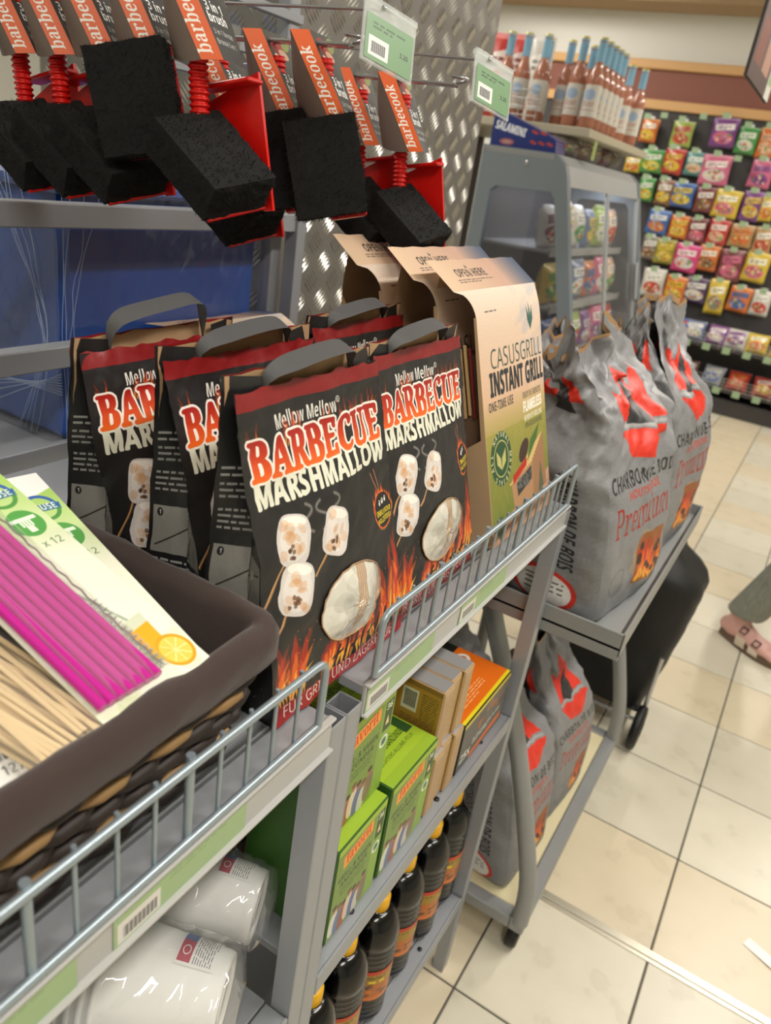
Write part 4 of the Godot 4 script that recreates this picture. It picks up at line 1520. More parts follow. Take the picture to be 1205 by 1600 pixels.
func stock_prints() -> void:
	var g := RandomNumberGenerator.new()
	g.seed = 51
	# firelighter front
	var p := Pic.new(320, 420, Color(0.46, 0.57, 0.25))
	p.rect(0, 0, 320, 26, Color(0.62, 0.74, 0.18))
	p.poly([Vector2(40, 52), Vector2(232, 30), Vector2(236, 84), Vector2(44, 108)], Color(0.93, 0.60, 0.16))
	p.text("favorit", 140, 86, 66, Color(0.80, 0.16, 0.08), "serif", 160, -0.11)
	p.text("GRILL- & KAMIN", 130, 158, 34, Color(0.14, 0.24, 0.07), "sans", 216)
	p.text("ANZÜNDER", 130, 192, 34, Color(0.14, 0.24, 0.07), "sans", 180)
	p.text("FIRELIGHTERS", 130, 218, 20, Color(0.16, 0.28, 0.08), "sans_light", 170)
	p.text("ALLUME-FEUX", 130, 238, 20, Color(0.16, 0.28, 0.08), "sans_light", 160)
	for k in 7:
		var x := 30.0 + k * 32
		p.poly(Pic.oval(x, 345 + (k % 3) * 14, 26, 60, 0.15), [Color(0.86, 0.85, 0.82), Color(0.40, 0.46, 0.62), Color(0.62, 0.34, 0.24), Color(0.88, 0.80, 0.72), Color(0.36, 0.40, 0.60), Color(0.80, 0.78, 0.74), Color(0.50, 0.42, 0.34)][k], 0.9)
		p.poly(Pic.oval(x, 282 + (k % 3) * 14, 14, 17), Color(0.62, 0.44, 0.34))
		p.poly(Pic.oval(x, 272 + (k % 3) * 14, 15, 10), [Color(0.25, 0.16, 0.11), Color(0.45, 0.31, 0.19)][k % 2])
	p.rect(252, 26, 68, 394, Color(0.52, 0.66, 0.24))
	p.rect(262, 34, 52, 120, Color(0.20, 0.30, 0.12))
	p.text("36", 288, 68, 34, Color(0.90, 0.92, 0.82), "sans")
	p.poly([Vector2(288, 92), Vector2(300, 130), Vector2(276, 130)], Color(0.93, 0.82, 0.60))
	p.ring(286, 200, 22, 8, Color(0.86, 0.90, 0.86))
	p.poly(Pic.oval(286, 200, 12, 12), Color(0.20, 0.36, 0.44))
	p.speckle(0.06, 8, 5)
	printed("firelighter front", p.tex(), 0.45)
	p = Pic.new(320, 300, Color(0.62, 0.74, 0.18))
	p.rect(0, 262, 320, 38, Color(0.58, 0.70, 0.18))
	p.poly([Vector2(30, 70), Vector2(240, 70), Vector2(240, 140), Vector2(30, 140)], Color(0.93, 0.60, 0.16))
	p.text("favorit", 135, 126, 70, Color(0.80, 0.16, 0.08), "serif", 190)
	p.text("GRILL- & KAMINANZÜNDER", 150, 200, 34, Color(0.14, 0.26, 0.05), "sans", 270)
	p.text("FIRELIGHTERS ALLUME-FEUX", 150, 232, 20, Color(0.16, 0.30, 0.06), "sans_light", 260)
	p.rect(268, 60, 46, 150, Color(0.16, 0.30, 0.12))
	printed("firelighter top", p.tex(), 0.45)
	mat("firelighter green", Color(0.20, 0.36, 0.12), 0.5)
	# brown kindling packs
	p = Pic.new(240, 320, Color(0.62, 0.48, 0.16))
	p.rect(0, 0, 240, 24, Color(0.50, 0.38, 0.14))
	p.rect(36, 40, 84, 110, Color(0.78, 0.77, 0.66))
	for k in 22:
		p.rect(46 + k * 3, 52, 1 + (k * 7) % 3, 80, Color(0.24, 0.24, 0.20))
	p.fine(140, 44, 84, 12, 12, Color(0.30, 0.24, 0.10), g)
	p.fine(40, 176, 180, 10, 12, Color(0.34, 0.27, 0.10), g)
	printed("kindling side", p.tex(), 0.5)
	p = Pic.new(80, 320, Color(0.70, 0.58, 0.42))
	p.rect(0, 0, 80, 20, Color(0.78, 0.67, 0.50))
	p.fine(10, 60, 60, 14, 14, Color(0.58, 0.44, 0.28), g, 0.4)
	printed("kindling front", p.tex(), 0.5)
	mat("silver wrap", Color(0.72, 0.72, 0.72), 0.28, 0.5)
	# black and orange briquette lighter box
	p = Pic.new(400, 220, Color(0.32, 0.32, 0.30))
	p.rect(0, 0, 400, 16, Color(0.85, 0.78, 0.12))
	for k in 24:
		p.poly(Pic.oval(g.randf_range(120, 400), g.randf_range(30, 110), 18, 10, g.randf() * 3), [Color(0.55, 0.22, 0.10), Color(0.70, 0.38, 0.14), Color(0.24, 0.20, 0.17)][k % 3], 0.7)
	p.text("25x", 60, 186, 54, Color(0.88, 0.88, 0.84), "sans")
	p.fine(110, 128, 240, 2, 16, Color(0.84, 0.84, 0.80), g, 0.8, 0.6)
	p.poly([Vector2(100, 190), Vector2(380, 168), Vector2(380, 202), Vector2(100, 214)], Color(0.86, 0.42, 0.14))
	printed("lighter box front", p.tex(), 0.4)
	p = Pic.new(400, 300, Color(0.88, 0.42, 0.06))
	p.rect(0, 0, 400, 60, Color(0.10, 0.10, 0.09))
	p.rect(0, 286, 400, 14, Color(0.90, 0.82, 0.12))
	p.poly(Pic.oval(330, 110, 46, 34), Color(0.90, 0.88, 0.84))
	p.poly(Pic.oval(330, 110, 30, 20), Color(0.80, 0.40, 0.14))
	p.fine(90, 140, 180, 2, 34, Color(0.93, 0.72, 0.52), g, 0.8, 0.7)
	p.fine(80, 216, 200, 4, 12, Color(0.95, 0.75, 0.55), g)
	printed("lighter box top", p.tex(), 0.4)
	p = Pic.new(240, 200, Color(0.07, 0.075, 0.07))
	p.text("ALLUME-FEUX", 120, 90, 36, Color(0.75, 0.75, 0.73), "sans", 190)
	p.fine(26, 120, 190, 4, 12, Color(0.55, 0.55, 0.53), g)
	printed("lighter box side", p.tex(), 0.5)
	# bottle label
	p = Pic.new(512, 180, Color(0.72, 0.40, 0.14))
	p.rect(0, 0, 512, 22, Color(0.75, 0.22, 0.10))
	p.rect(0, 22, 512, 58, Color(0.62, 0.50, 0.12))
	for c in [64, 192, 320, 448]:
		p.fine(c - 50, 32, 100, 2, 10, Color(0.24, 0.18, 0.06), g, 0.8, 0.6)
		p.fine(c - 44, 58, 90, 1, 18, Color(0.90, 0.80, 0.14), g, 0.9, 0.8)
	for k in 90:
		p.poly(Pic.oval(g.randf() * 512, g.randf_range(88, 150), g.randf_range(8, 18), g.randf_range(6, 12), g.randf() * 3, 10), [Color(0.30, 0.20, 0.14), Color(0.80, 0.48, 0.22), Color(0.46, 0.26, 0.16), Color(0.62, 0.42, 0.26)][k % 4], 0.8)
	p.rect(0, 160, 512, 20, Color(0.82, 0.46, 0.18))
	printed("bottle label", p.tex(), 0.4)

func fluid_bottle(label: String, at: Vector3) -> void:
	var o := thing("fluid_bottle", label, "bottle", at, "dark lighter fluid bottles")
	var r := 0.040
	var b := MB.new()
	var prof := [Vector2(0, 0.002), Vector2(0.03, 0.0), Vector2(0.035, 0.003), Vector2(r, 0.010)]
	for k in 4:
		prof.append_array([Vector2(r, 0.014 + k * 0.011), Vector2(r - 0.0016, 0.019 + k * 0.011), Vector2(r, 0.024 + k * 0.011)])
	prof.append_array([Vector2(r - 0.001, 0.060), Vector2(r - 0.001, 0.128)])
	for k in 4:
		prof.append_array([Vector2(r, 0.131 + k * 0.011), Vector2(r - 0.0018, 0.136 + k * 0.011), Vector2(r, 0.140 + k * 0.011)])
	for k in 10:
		var t := (k + 1) / 10.0
		prof.append(Vector2(lerpf(r, 0.013, 1.0 - cos(t * PI / 2)), 0.176 + 0.050 * sin(t * PI / 2)))
	prof.append_array([Vector2(0.0125, 0.234), Vector2(0.0, 0.234)])
	b.lathe(prof, 28)
	part("body", b, mats["black bottle"], o)
	b = MB.new()
	b.lathe([Vector2(r + 0.0002, 0.060), Vector2(r + 0.0002, 0.128)], 28)
	part("label", b, mats["bottle label"], o).rotation.y = rng.randf_range(-0.5, 0.5)
	b = MB.new()
	b.lathe([Vector2(0.0158, 0.228), Vector2(0.0165, 0.230), Vector2(0.0165, 0.250), Vector2(0.0145, 0.253), Vector2(0, 0.253)], 20)
	part("cap", b, mats["yellow cap"], o)

func cup_stack(label: String, tail: Vector3, tip: Vector3, r0: float, r1: float, n: int, sd: int) -> void:
	# nested foam cups lying down, closed base at the tip, in a clear bag
	var o := thing("foam_cup_stack", label, "cups", tip, "bagged stacks of white foam cups")
	var ay := (tail - tip).normalized()
	var ax := ay.cross(Vector3.UP).normalized()
	o.basis = Basis(ax, ay, ax.cross(ay))
	var L := (tail - tip).length()
	var b := MB.new()
	var hc := 0.105
	b.lathe([Vector2(0.0, 0.003), Vector2(r0 * 0.80, 0.003), Vector2(r0 * 0.80, 0.003), Vector2(r0 * 0.84, 0.0), Vector2(r0 * 0.97, 0.0), Vector2(r0, 0.004), Vector2(r0, 0.004), Vector2(r1, hc), Vector2(r1 + 0.0022, hc), Vector2(r1 + 0.0026, hc + 0.003), Vector2(r1 + 0.0016, hc + 0.006), Vector2(r1 - 0.002, hc + 0.006), Vector2(r1 - 0.003, hc)], 32)
	b.lathe([Vector2(r0 * 0.40, 0.0012), Vector2(r0 * 0.44, 0.0), Vector2(r0 * 0.48, 0.0012)], 24)
	part("cup", b, mats["white foam"], o)
	var rim := MB.new()
	rim.lathe([Vector2(r1 - 0.004, -0.004), Vector2(r1 - 0.001, 0.0), Vector2(r1 + 0.0022, 0.0), Vector2(r1 + 0.0026, 0.003), Vector2(r1 + 0.0016, 0.006), Vector2(r1 - 0.002, 0.006)], 32)
	var rm := rim.mesh()
	for k in n:
		part("cup_rim", rm, mats["white foam"], o, Vector3(0, hc + 0.0105 * (k + 1), 0))
	b = MB.new()
	b.lathe([Vector2(r0 + 0.0012, 0.012), Vector2(lerpf(r0, r1, 0.5) + 0.0006, 0.050)], 32, Vector3.ZERO)
	var lb := MB.new()
	var w := 0.62
	lb.grid(8, 4, func(u, v):
		var a := lerpf(-w, w, u)
		var y := lerpf(0.012, 0.050, v)
		var rr := lerpf(r0, r1, y / hc) + 0.0006
		return Vector3(sin(a) * rr, y, -cos(a) * rr), true)
	part("label", lb, mats["cup label"], o).rotation.y = PI + 0.5
	# crinkled bag
	var nz := FastNoiseLite.new()
	nz.seed = sd
	nz.frequency = 2.2
	b = MB.new()
	b.grid(28, 40, func(u, v):
		var a: float = u * TAU
		var y := lerpf(-0.016, L + 0.01, v)
		var e := clampf(1.0 - pow(maxf(-y, 0.0) / 0.0165, 2.0), 0.02, 1.0)
		var rr := (lerpf(r0, r1, clampf(y / hc, 0, 1)) + 0.005) * pow(e, 0.4)
		var q := Vector3(sin(a) * rr, y, -cos(a) * rr)
		var d := nz.get_noise_3d(q.x * 40, q.y * 18, q.z * 40)
		return q + Vector3(q.x, 0, q.z).normalized() * (0.009 * absf(d) + 0.004 * nz.get_noise_2d(a * 3.0, v * 30.0)), true)
	part("clear_bag", b, mats["bag film"], o)

func shelf_stock() -> void:
	stock_prints()
	mat("black bottle", Color(0.018, 0.016, 0.018), 0.16)
	mat("yellow cap", Color(0.88, 0.66, 0.03), 0.4)
	mat("white foam", Color(0.88, 0.88, 0.86), 0.6)
	mat("bag film", Color(1, 1, 1, 0.10), 0.05, 0.0, {"transparency": BaseMaterial3D.TRANSPARENCY_ALPHA})
	var g := RandomNumberGenerator.new()
	g.seed = 77
	var p := Pic.new(180, 180, Color(0.88, 0.88, 0.86))
	p.rect(10, 6, 80, 58, Color(0.16, 0.30, 0.56))
	p.rect(90, 6, 80, 58, Color(0.66, 0.10, 0.22))
	p.ring(130, 36, 16, 5, Color(0.85, 0.80, 0.80))
	p.fine(14, 76, 156, 9, 11, Color(0.30, 0.30, 0.34), g)
	printed("cup label", p.tex(), 0.5)
	var fl := [mats["firelighter front"], mats["firelighter green"], mats["firelighter top"], mats["firelighter green"]]
	var T := 0.6585
	var gr := "green firelighter cartons"
	carton("firelighter_box", "green firelighter box at the bottom left, one box stacked on it", "box", gr, Vector3(-0.37, T, -0.604), Vector3(-0.25, T + 0.146, -0.503), fl)
	carton("firelighter_box", "upper green firelighter box beside the rack post", "box", gr, Vector3(-0.388, T + 0.147, -0.608), Vector3(-0.266, T + 0.293, -0.500), fl)
	carton("firelighter_box", "single green firelighter box with its lime top in view", "box", gr, Vector3(-0.37, T, -0.728), Vector3(-0.25, T + 0.146, -0.614), fl)
	var br := [mats["kindling front"], mats["kindling side"], mats["silver wrap"], mats["kindling front"]]
	var nm := ["nearest", "middle", "farthest"]
	for r in 2:
		for k in 3:
			carton("kindling_pack", "%s tan kindling pack of the %s three, silver film on top" % [nm[k], ["lower", "upper"][r]] if r == 1 else "%s tan kindling pack in the lower row of three" % nm[k], "box", "tan kindling packs", Vector3(-0.325, T + r * 0.104, -0.764 - k * 0.0300), Vector3(-0.250 - 0.004 * (k % 2) - 0.006 * r, T + 0.1035 + r * 0.104, -0.7355 - k * 0.0300), br)
	var bo := [mats["lighter box front"], mats["lighter box side"], mats["lighter box top"], mats["black card"]]
	carton("lighter_cube_box", "black and orange lighter cube box by the end post", "box", "", Vector3(-0.37, T, -1.005), Vector3(-0.25, T + 0.094, -0.832), bo)
	var bn := ["nearest the double post", "second from the double post", "third from the double post", "with its yellow cap in full view", "second from the end post", "nearest the end post"]
	for k in 6:
		fluid_bottle("dark lighter fluid bottle %s on the lowest shelf" % bn[k], Vector3(-0.290 - 0.003 * (k % 2), 0.2225, -0.568 - k * 0.0865))
	# foam cups under the basket shelf
	cup_stack("bagged foam cup stack nearest the rack post, base turned outward", Vector3(-0.52, 0.712, -0.385), Vector3(-0.318, 0.706, -0.468), 0.038, 0.047, 8, 3)
	cup_stack("bagged foam cup stack in the middle with a red and blue label", Vector3(-0.49, 0.720, -0.268), Vector3(-0.276, 0.716, -0.366), 0.042, 0.054, 9, 4)
	cup_stack("bagged foam cup stack at the lower picture edge", Vector3(-0.47, 0.716, -0.150), Vector3(-0.275, 0.712, -0.225), 0.040, 0.051, 9, 5)
	carton("firelighter_box", "dark green firelighter box lying in the shade behind the cups", "box", gr, Vector3(-0.50, T, -0.600), Vector3(-0.392, T + 0.146, -0.50), fl)

# ---------------------------------------------------------------- charcoal sacks on their stand
func sack_print() -> Texture2D:
	var g := RandomNumberGenerator.new()
	g.seed = 61
	# around the sack: front 0-310, right side 310-512, back 512-822, left side 822-1024
	var p := Pic.new(1024, 620, Color(0.50, 0.505, 0.51))
	for ox in [0, 512]:
		# red flame emblem with a black wedge
		var cx: float = ox + 150.0
		p.poly([Vector2(cx - 90, 190), Vector2(cx - 60, 110), Vector2(cx - 30, 140), Vector2(cx, 70), Vector2(cx + 30, 130), Vector2(cx + 70, 90), Vector2(cx + 92, 190)], Color(0.83, 0.20, 0.13))
		p.poly([Vector2(cx - 100, 205), Vector2(cx + 100, 205), Vector2(cx + 40, 262), Vector2(cx - 46, 258)], Color(0.83, 0.20, 0.13))
		p.poly([Vector2(cx - 60, 196), Vector2(cx + 12, 100), Vector2(cx + 28, 196)], Color(0.17, 0.17, 0.18))
		p.line([Vector2(cx - 92, 198), Vector2(cx + 92, 198)], 7, Color(0.62, 0.62, 0.62))
		p.text("CHARBON DE BOIS", cx + 4, 312, 42, Color(0.15, 0.15, 0.16), "sans", 280)
		p.text("HOUTSKOOL", cx + 4, 338, 26, Color(0.72, 0.22, 0.16), "sans", 150)
		p.text("Premium", cx + 4, 416, 96, Color(0.60, 0.14, 0.12), "serif_light", 250)
		# picture of fire in a black pan
		for k in 20:
			p.poly(Pic.oval(cx + 60 + g.randf_range(-60, 60), 510 + g.randf_range(-54, 54), 22, 18, g.randf() * 3), Color(0.86, 0.62, 0.36), 0.25)
		p.poly([Vector2(cx + 4, 446), Vector2(cx + 118, 446), Vector2(cx + 118, 570), Vector2(cx + 4, 570)], Color(0.55, 0.33, 0.12))
		for k in 22:
			flame(p, cx + 12 + g.randf() * 100, 568, g.randf_range(14, 28), g.randf_range(40, 118), g.randf_range(-0.2, 0.2), 0.85)
		for k in 12:
			p.poly(Pic.oval(cx + 12 + g.randf() * 100, 470 + g.randf() * 92, 10, 8, g.randf() * 3, 8), Color(0.16, 0.09, 0.06), 0.85)
		p.ring(cx - 80, 530, 34, 4, Color(0.40, 0.40, 0.41))
	for ox in [310, 822]:
		var cx: float = ox + 100.0
		p.poly([Vector2(cx - 60, 150), Vector2(cx - 40, 80), Vector2(cx, 120), Vector2(cx + 40, 70), Vector2(cx + 62, 150)], Color(0.83, 0.20, 0.13))
		p.poly([Vector2(cx - 20, 180), Vector2(cx + 20, 60), Vector2(cx + 30, 180)], Color(0.15, 0.15, 0.16))
		p.text("CHARBON DE BOIS", cx + 20, 400, 40, Color(0.15, 0.15, 0.16), "sans", 225, PI / 2)
		p.text("HOUTSKOOL HOLZKOHLE", cx - 18, 400, 26, Color(0.17, 0.17, 0.18), "sans", 215, PI / 2)
		p.poly(Pic.oval(cx, 572, 62, 50), Color(0.78, 0.20, 0.15))
		p.poly(Pic.oval(cx, 574, 52, 42), Color(0.88, 0.87, 0.85))
		p.fine(cx - 36, 552, 72, 4, 11, Color(0.25, 0.25, 0.25), g)
	p.speckle(0.05, 9, 6)
	return p.tex()

func sack(label: String, at: Vector3, yaw: float, W: float, D: float, H: float, lean: float, sd: int, slump := 1.0) -> void:
	var o := thing("charcoal_sack", label, "sack", at, "grey charcoal sacks")
	o.rotation.y = PI / 2 + yaw
	var n1 := FastNoiseLite.new()
	n1.seed = sd
	n1.frequency = 6.5
	n1.noise_type = FastNoiseLite.TYPE_SIMPLEX
	var n2 := FastNoiseLite.new()
	n2.seed = sd + 7
	n2.frequency = 16.0
	n2.noise_type = FastNoiseLite.TYPE_CELLULAR
	n2.cellular_return_type = FastNoiseLite.RETURN_DISTANCE2_SUB
	# perimeter: front, right, back, left
	var per := func(u: float, w: float, d: float) -> Vector2:
		var s := fposmod(u, 1.0)
		var q: Vector2
		if s < 0.303:
			q = Vector2(lerpf(-w, w, s / 0.303), d)
		elif s < 0.5:
			q = Vector2(w, lerpf(d, -d, (s - 0.303) / 0.197))
		elif s < 0.803:
			q = Vector2(lerpf(w, -w, (s - 0.5) / 0.303), -d)
		else:
			q = Vector2(-w, lerpf(-d, d, (s - 0.803) / 0.197))
		# rounded corners
		var n := Vector2(q.x / w, q.y / d)
		var k := pow(pow(absf(n.x), 9.0) + pow(absf(n.y), 9.0), -1.0 / 9.0)
		return q * (k if k < 1.0 else 1.0)
	var shape := func(u: float, v: float) -> Vector3:
		var pinch := smoothstep(0.60, 1.0, v)
		var d := lerpf(D * 0.5 * (1.0 + 0.14 * sin(v * PI)), 0.016, pinch)
		var w := W * 0.5 * (1.0 + 0.06 * sin(v * PI)) * lerpf(1.0, 0.88, pinch)
		var c: Vector2 = per.call(u, w, d)
		var y := v * H
		var foot := minf(v / 0.05, 1.0)
		c *= lerpf(0.90, 1.0, sqrt(foot))
		var q := Vector3(c.x, y, c.y)
		var amp := lerpf(0.008, 0.046, smoothstep(0.42, 0.85, v)) * slump
		var dirn := Vector3(c.x, 0, c.y).normalized()
		q += dirn * amp * n1.get_noise_3d(q.x, q.y * 0.8, q.z) * foot
		q += dirn * 0.85 * amp * (n2.get_noise_3d(q.x, q.y, q.z) + 0.5) * foot
		q.z -= lean * pow(v, 1.3)
		q.x += 0.05 * slump * n1.get_noise_1d(v * 0.25 + sd) * v
		q.y -= 0.05 * slump * smoothstep(0.7, 1.0, v) * (0.5 + n1.get_noise_2d(u * 0.4, 3.0 + sd))
		return q
	var b := MB.new()
	b.grid(96, 64, shape)
	part("body", b, mats["sack print"], o)
	b = MB.new()
	b.grid(40, 2, func(u, v):
		var q: Vector3 = shape.call(u, 1.0)
		return q + Vector3(0, lerpf(-0.002, 0.008, v) + 0.002 * n2.get_noise_2d(u * 3.0, v), 0))
	part("sewn_top", b, mats["sack kraft"], o)
	b = MB.new()
	b.grid(8, 1, func(u, v): return (shape.call(u * 0.303, 0.0) as Vector3).lerp(shape.call(0.803 - u * 0.303, 0.0), v) + Vector3(0, 0.001, 0))
	part("base", b, mats["sack kraft"], o)

func charcoal() -> void:
	printed("sack print", sack_print(), 0.46)
	mat("sack kraft", Color(0.66, 0.52, 0.36), 0.8)
	mat("stand paint", Color(0.56, 0.57, 0.57), 0.4, 0.3)
	mat("cream board", Color(0.83, 0.79, 0.64), 0.55)
	# stand
	var o := thing("charcoal_stand", "grey tubular steel stand on castors holding charcoal sacks", "stand", Vector3(-0.35, 0, -1.5))
	var x0 := -0.585 + 0.35
	var x1 := -0.125 + 0.35
	var z0 := -1.865 + 1.5
	var z1 := -1.135 + 1.5
	var b := MB.new()
	b.box(Vector3(x1 - 0.032, 0.075, z0), Vector3(x1, 0.108, z1), 0.003)
	part("base_rail", b, mats["stand paint"], o)
	b = MB.new()
	b.box(Vector3(x0, 0.075, z0), Vector3(x0 + 0.032, 0.108, z1), 0.003)
	part("base_rail", b, mats["stand paint"], o)
	for z in [z0, z1 - 0.032]:
		b = MB.new()
		b.box(Vector3(x0 + 0.032, 0.075, z), Vector3(x1 - 0.032, 0.106, z + 0.032), 0.003)
		part("base_rail", b, mats["stand paint"], o)
	b = MB.new()
	b.box(Vector3(x0 + 0.033, 0.088, z0 + 0.033), Vector3(x1 - 0.033, 0.104, z1 - 0.033), 0.002)
	part("board", b, mats["cream board"], o)
	for z in [z1 - 0.012, z0 + 0.02]:
		b = MB.new()
		b.tube(smooth_pts([Vector3(0.232 - 0.02, 0.098, z), Vector3(0.205, 0.20, z), Vector3(0.168, 0.336, z), Vector3(0.100, 0.533, z), Vector3(0.023, 0.71, z), Vector3(-0.03, 0.815, z), Vector3(-0.10, 0.832, z)], 28), 0.0175, 14)
		part("leg_tube", b, mats["stand paint"], o)
		b = MB.new()
		b.tube([Vector3(x0 + 0.016, 0.10, z), Vector3(x0 + 0.016, 0.832, z)], 0.0175, 12)
		part("leg_tube", b, mats["stand paint"], o)
	# tray with a raised lip
	var tx0 := -0.585 + 0.35
	var tx1 := -0.108 + 0.35
	var tz0 := -1.74 + 1.5
	var tz1 := -1.052 + 1.5
	b = MB.new()
	b.box(Vector3(tx0, 0.832, tz0), Vector3(tx1, 0.840, tz1), 0.002)
	var tr := part("tray", b, mats["stand paint"], o)
	for w in [[Vector3(tx1 - 0.004, 0.822, tz0), Vector3(tx1, 0.864, tz1)], [Vector3(tx0, 0.822, tz0), Vector3(tx0 + 0.004, 0.864, tz1)], [Vector3(tx0, 0.815, tz1 - 0.004), Vector3(tx1, 0.864, tz1)], [Vector3(tx0, 0.822, tz0), Vector3(tx1, 0.864, tz0 + 0.004)]]:
		b = MB.new()
		b.box(w[0], w[1], 0.0015)
		part("lip", b, mats["stand paint"], tr)
	for c in [[x1 - 0.02, z1 - 0.03], [x1 - 0.02, z0 + 0.03], [x0 + 0.02, z1 - 0.03], [x0 + 0.02, z0 + 0.03]]:
		b = MB.new()
		b.T = Transform3D(Basis(Vector3.BACK, PI / 2), Vector3(c[0] + 0.012, 0.034, c[1] - 0.01))
		b.lathe([Vector2(0, 0), Vector2(0.03, 0), Vector2(0.034, 0.004), Vector2(0.034, 0.02), Vector2(0.03, 0.024), Vector2(0, 0.024)], 20)
		var w := part("castor_wheel", b, mats["black plastic"], o)
		b = MB.new()
		b.box(Vector3(c[0] - 0.014, 0.034, c[1] - 0.02), Vector3(c[0] - 0.0125, 0.078, c[1] + 0.004), 0.0005)
		b.box(Vector3(c[0] + 0.0125, 0.034, c[1] - 0.02), Vector3(c[0] + 0.015, 0.078, c[1] + 0.004), 0.0005)
		part("fork", b, mats["chrome wire"], w)
	# sacks
	sack("front grey charcoal sack on the stand's tray, crumpled top", Vector3(-0.232, 0.841, -1.210), -0.15, 0.262, 0.19, 0.44, 0.09, 4, 1.25)
	sack("grey charcoal sack on the tray behind the front one, nearest the aisle", Vector3(-0.226, 0.841, -1.505), -0.10, 0.25, 0.19, 0.47, 0.05, 9, 1.15)
	sack("grey charcoal sack at the back of the tray by the chiller", Vector3(-0.458, 0.841, -1.52), 0.0, 0.23, 0.17, 0.37, 0.02, 14)
	sack("grey charcoal sack on the tray half hidden by the grill carton", Vector3(-0.475, 0.841, -1.215), 0.0, 0.25, 0.17, 0.34, -0.04, 19, 1.4)
	sack("grey charcoal sack low on the stand's board, nearest the rack", Vector3(-0.262, 0.105, -1.288), -0.10, 0.205, 0.17, 0.44, 0.10, 24, 0.7)
	sack("grey charcoal sack low on the stand's board, farther along the aisle", Vector3(-0.255, 0.105, -1.528), -0.10, 0.210, 0.17, 0.44, 0.08, 29, 0.7)
	sack("grey charcoal sack low at the back of the stand's board", Vector3(-0.470, 0.105, -1.40), 0.0, 0.21, 0.16, 0.44, 0.04, 34, 0.7)
	# wheeled black bag behind the stand
	mat("black nylon", Color(0.028, 0.029, 0.032), 0.6, 0.0, {"rim_enabled": true, "rim": 0.4, "rim_tint": 0.5})
	var t := thing("trolley_bag", "black fabric trolley bag on two wheels behind the charcoal stand", "trolley", Vector3(-0.26, 0, -2.16))
	b = MB.new()
	var nz := FastNoiseLite.new()
	nz.seed = 3
	nz.frequency = 5.0
	b.grid(48, 24, func(u, v):
		var a: float = u * TAU
		var y := lerpf(0.085, 0.60, v)
		var w := lerpf(0.15, 0.205, sin(clampf(v * 1.1, 0, 1) * PI * 0.5)) * (1.0 - 0.45 * smoothstep(0.78, 1.0, v))
		var d := 0.125 * (1.0 - 0.5 * smoothstep(0.85, 1.0, v))
		var ca := cos(a)
		var sa := sin(a)
		var k := pow(pow(absf(ca), 5.0) + pow(absf(sa), 5.0), -0.2)
		return Vector3(ca * k * w, y, sa * k * d) * Vector3(1.0 + 0.03 * nz.get_noise_2d(ca, v), 1, 1.0 + 0.06 * nz.get_noise_2d(sa, v)), true)
	b.grid(16, 3, func(u, v):
		var a: float = u * TAU
		var k := pow(pow(absf(cos(a)), 5.0) + pow(absf(sin(a)), 5.0), -0.2)
		return Vector3(cos(a) * k * 0.112 * (1.0 - v), 0.60 + 0.02 * v, sin(a) * k * 0.0625 * (1.0 - v)), true)
	b.box(Vector3(-0.15, 0.075, -0.11), Vector3(0.15, 0.09, 0.11), 0.005)
	part("bag", b, mats["black nylon"], t)
	b = MB.new()
	b.tube([Vector3(0.165, 0.07, 0.135), Vector3(0.165, 0.30, 0.137)], 0.007, 10)
	b.tube([Vector3(-0.165, 0.07, 0.135), Vector3(-0.165, 0.30, 0.137)], 0.007, 10)
	b.tube([Vector3(-0.175, 0.068, 0.135), Vector3(0.175, 0.068, 0.135)], 0.006, 10)
	part("frame", b, mats["chrome wire"], t)
	for s in [-1.0, 1.0]:
		b = MB.new()
		b.T = Transform3D(Basis(Vector3.BACK, PI / 2), Vector3(s * 0.165 + 0.014, 0.068, 0.165))
		b.lathe([Vector2(0.0, -0.002), Vector2(0.022, -0.002), Vector2(0.024, 0.004), Vector2(0.048, 0.004), Vector2(0.052, 0.0), Vector2(0.063, 0.002), Vector2(0.068, 0.010), Vector2(0.068, 0.018), Vector2(0.063, 0.026), Vector2(0.052, 0.028), Vector2(0.024, 0.024), Vector2(0.0, 0.028)], 28)
		part("wheel", b, mats["black plastic"], t)

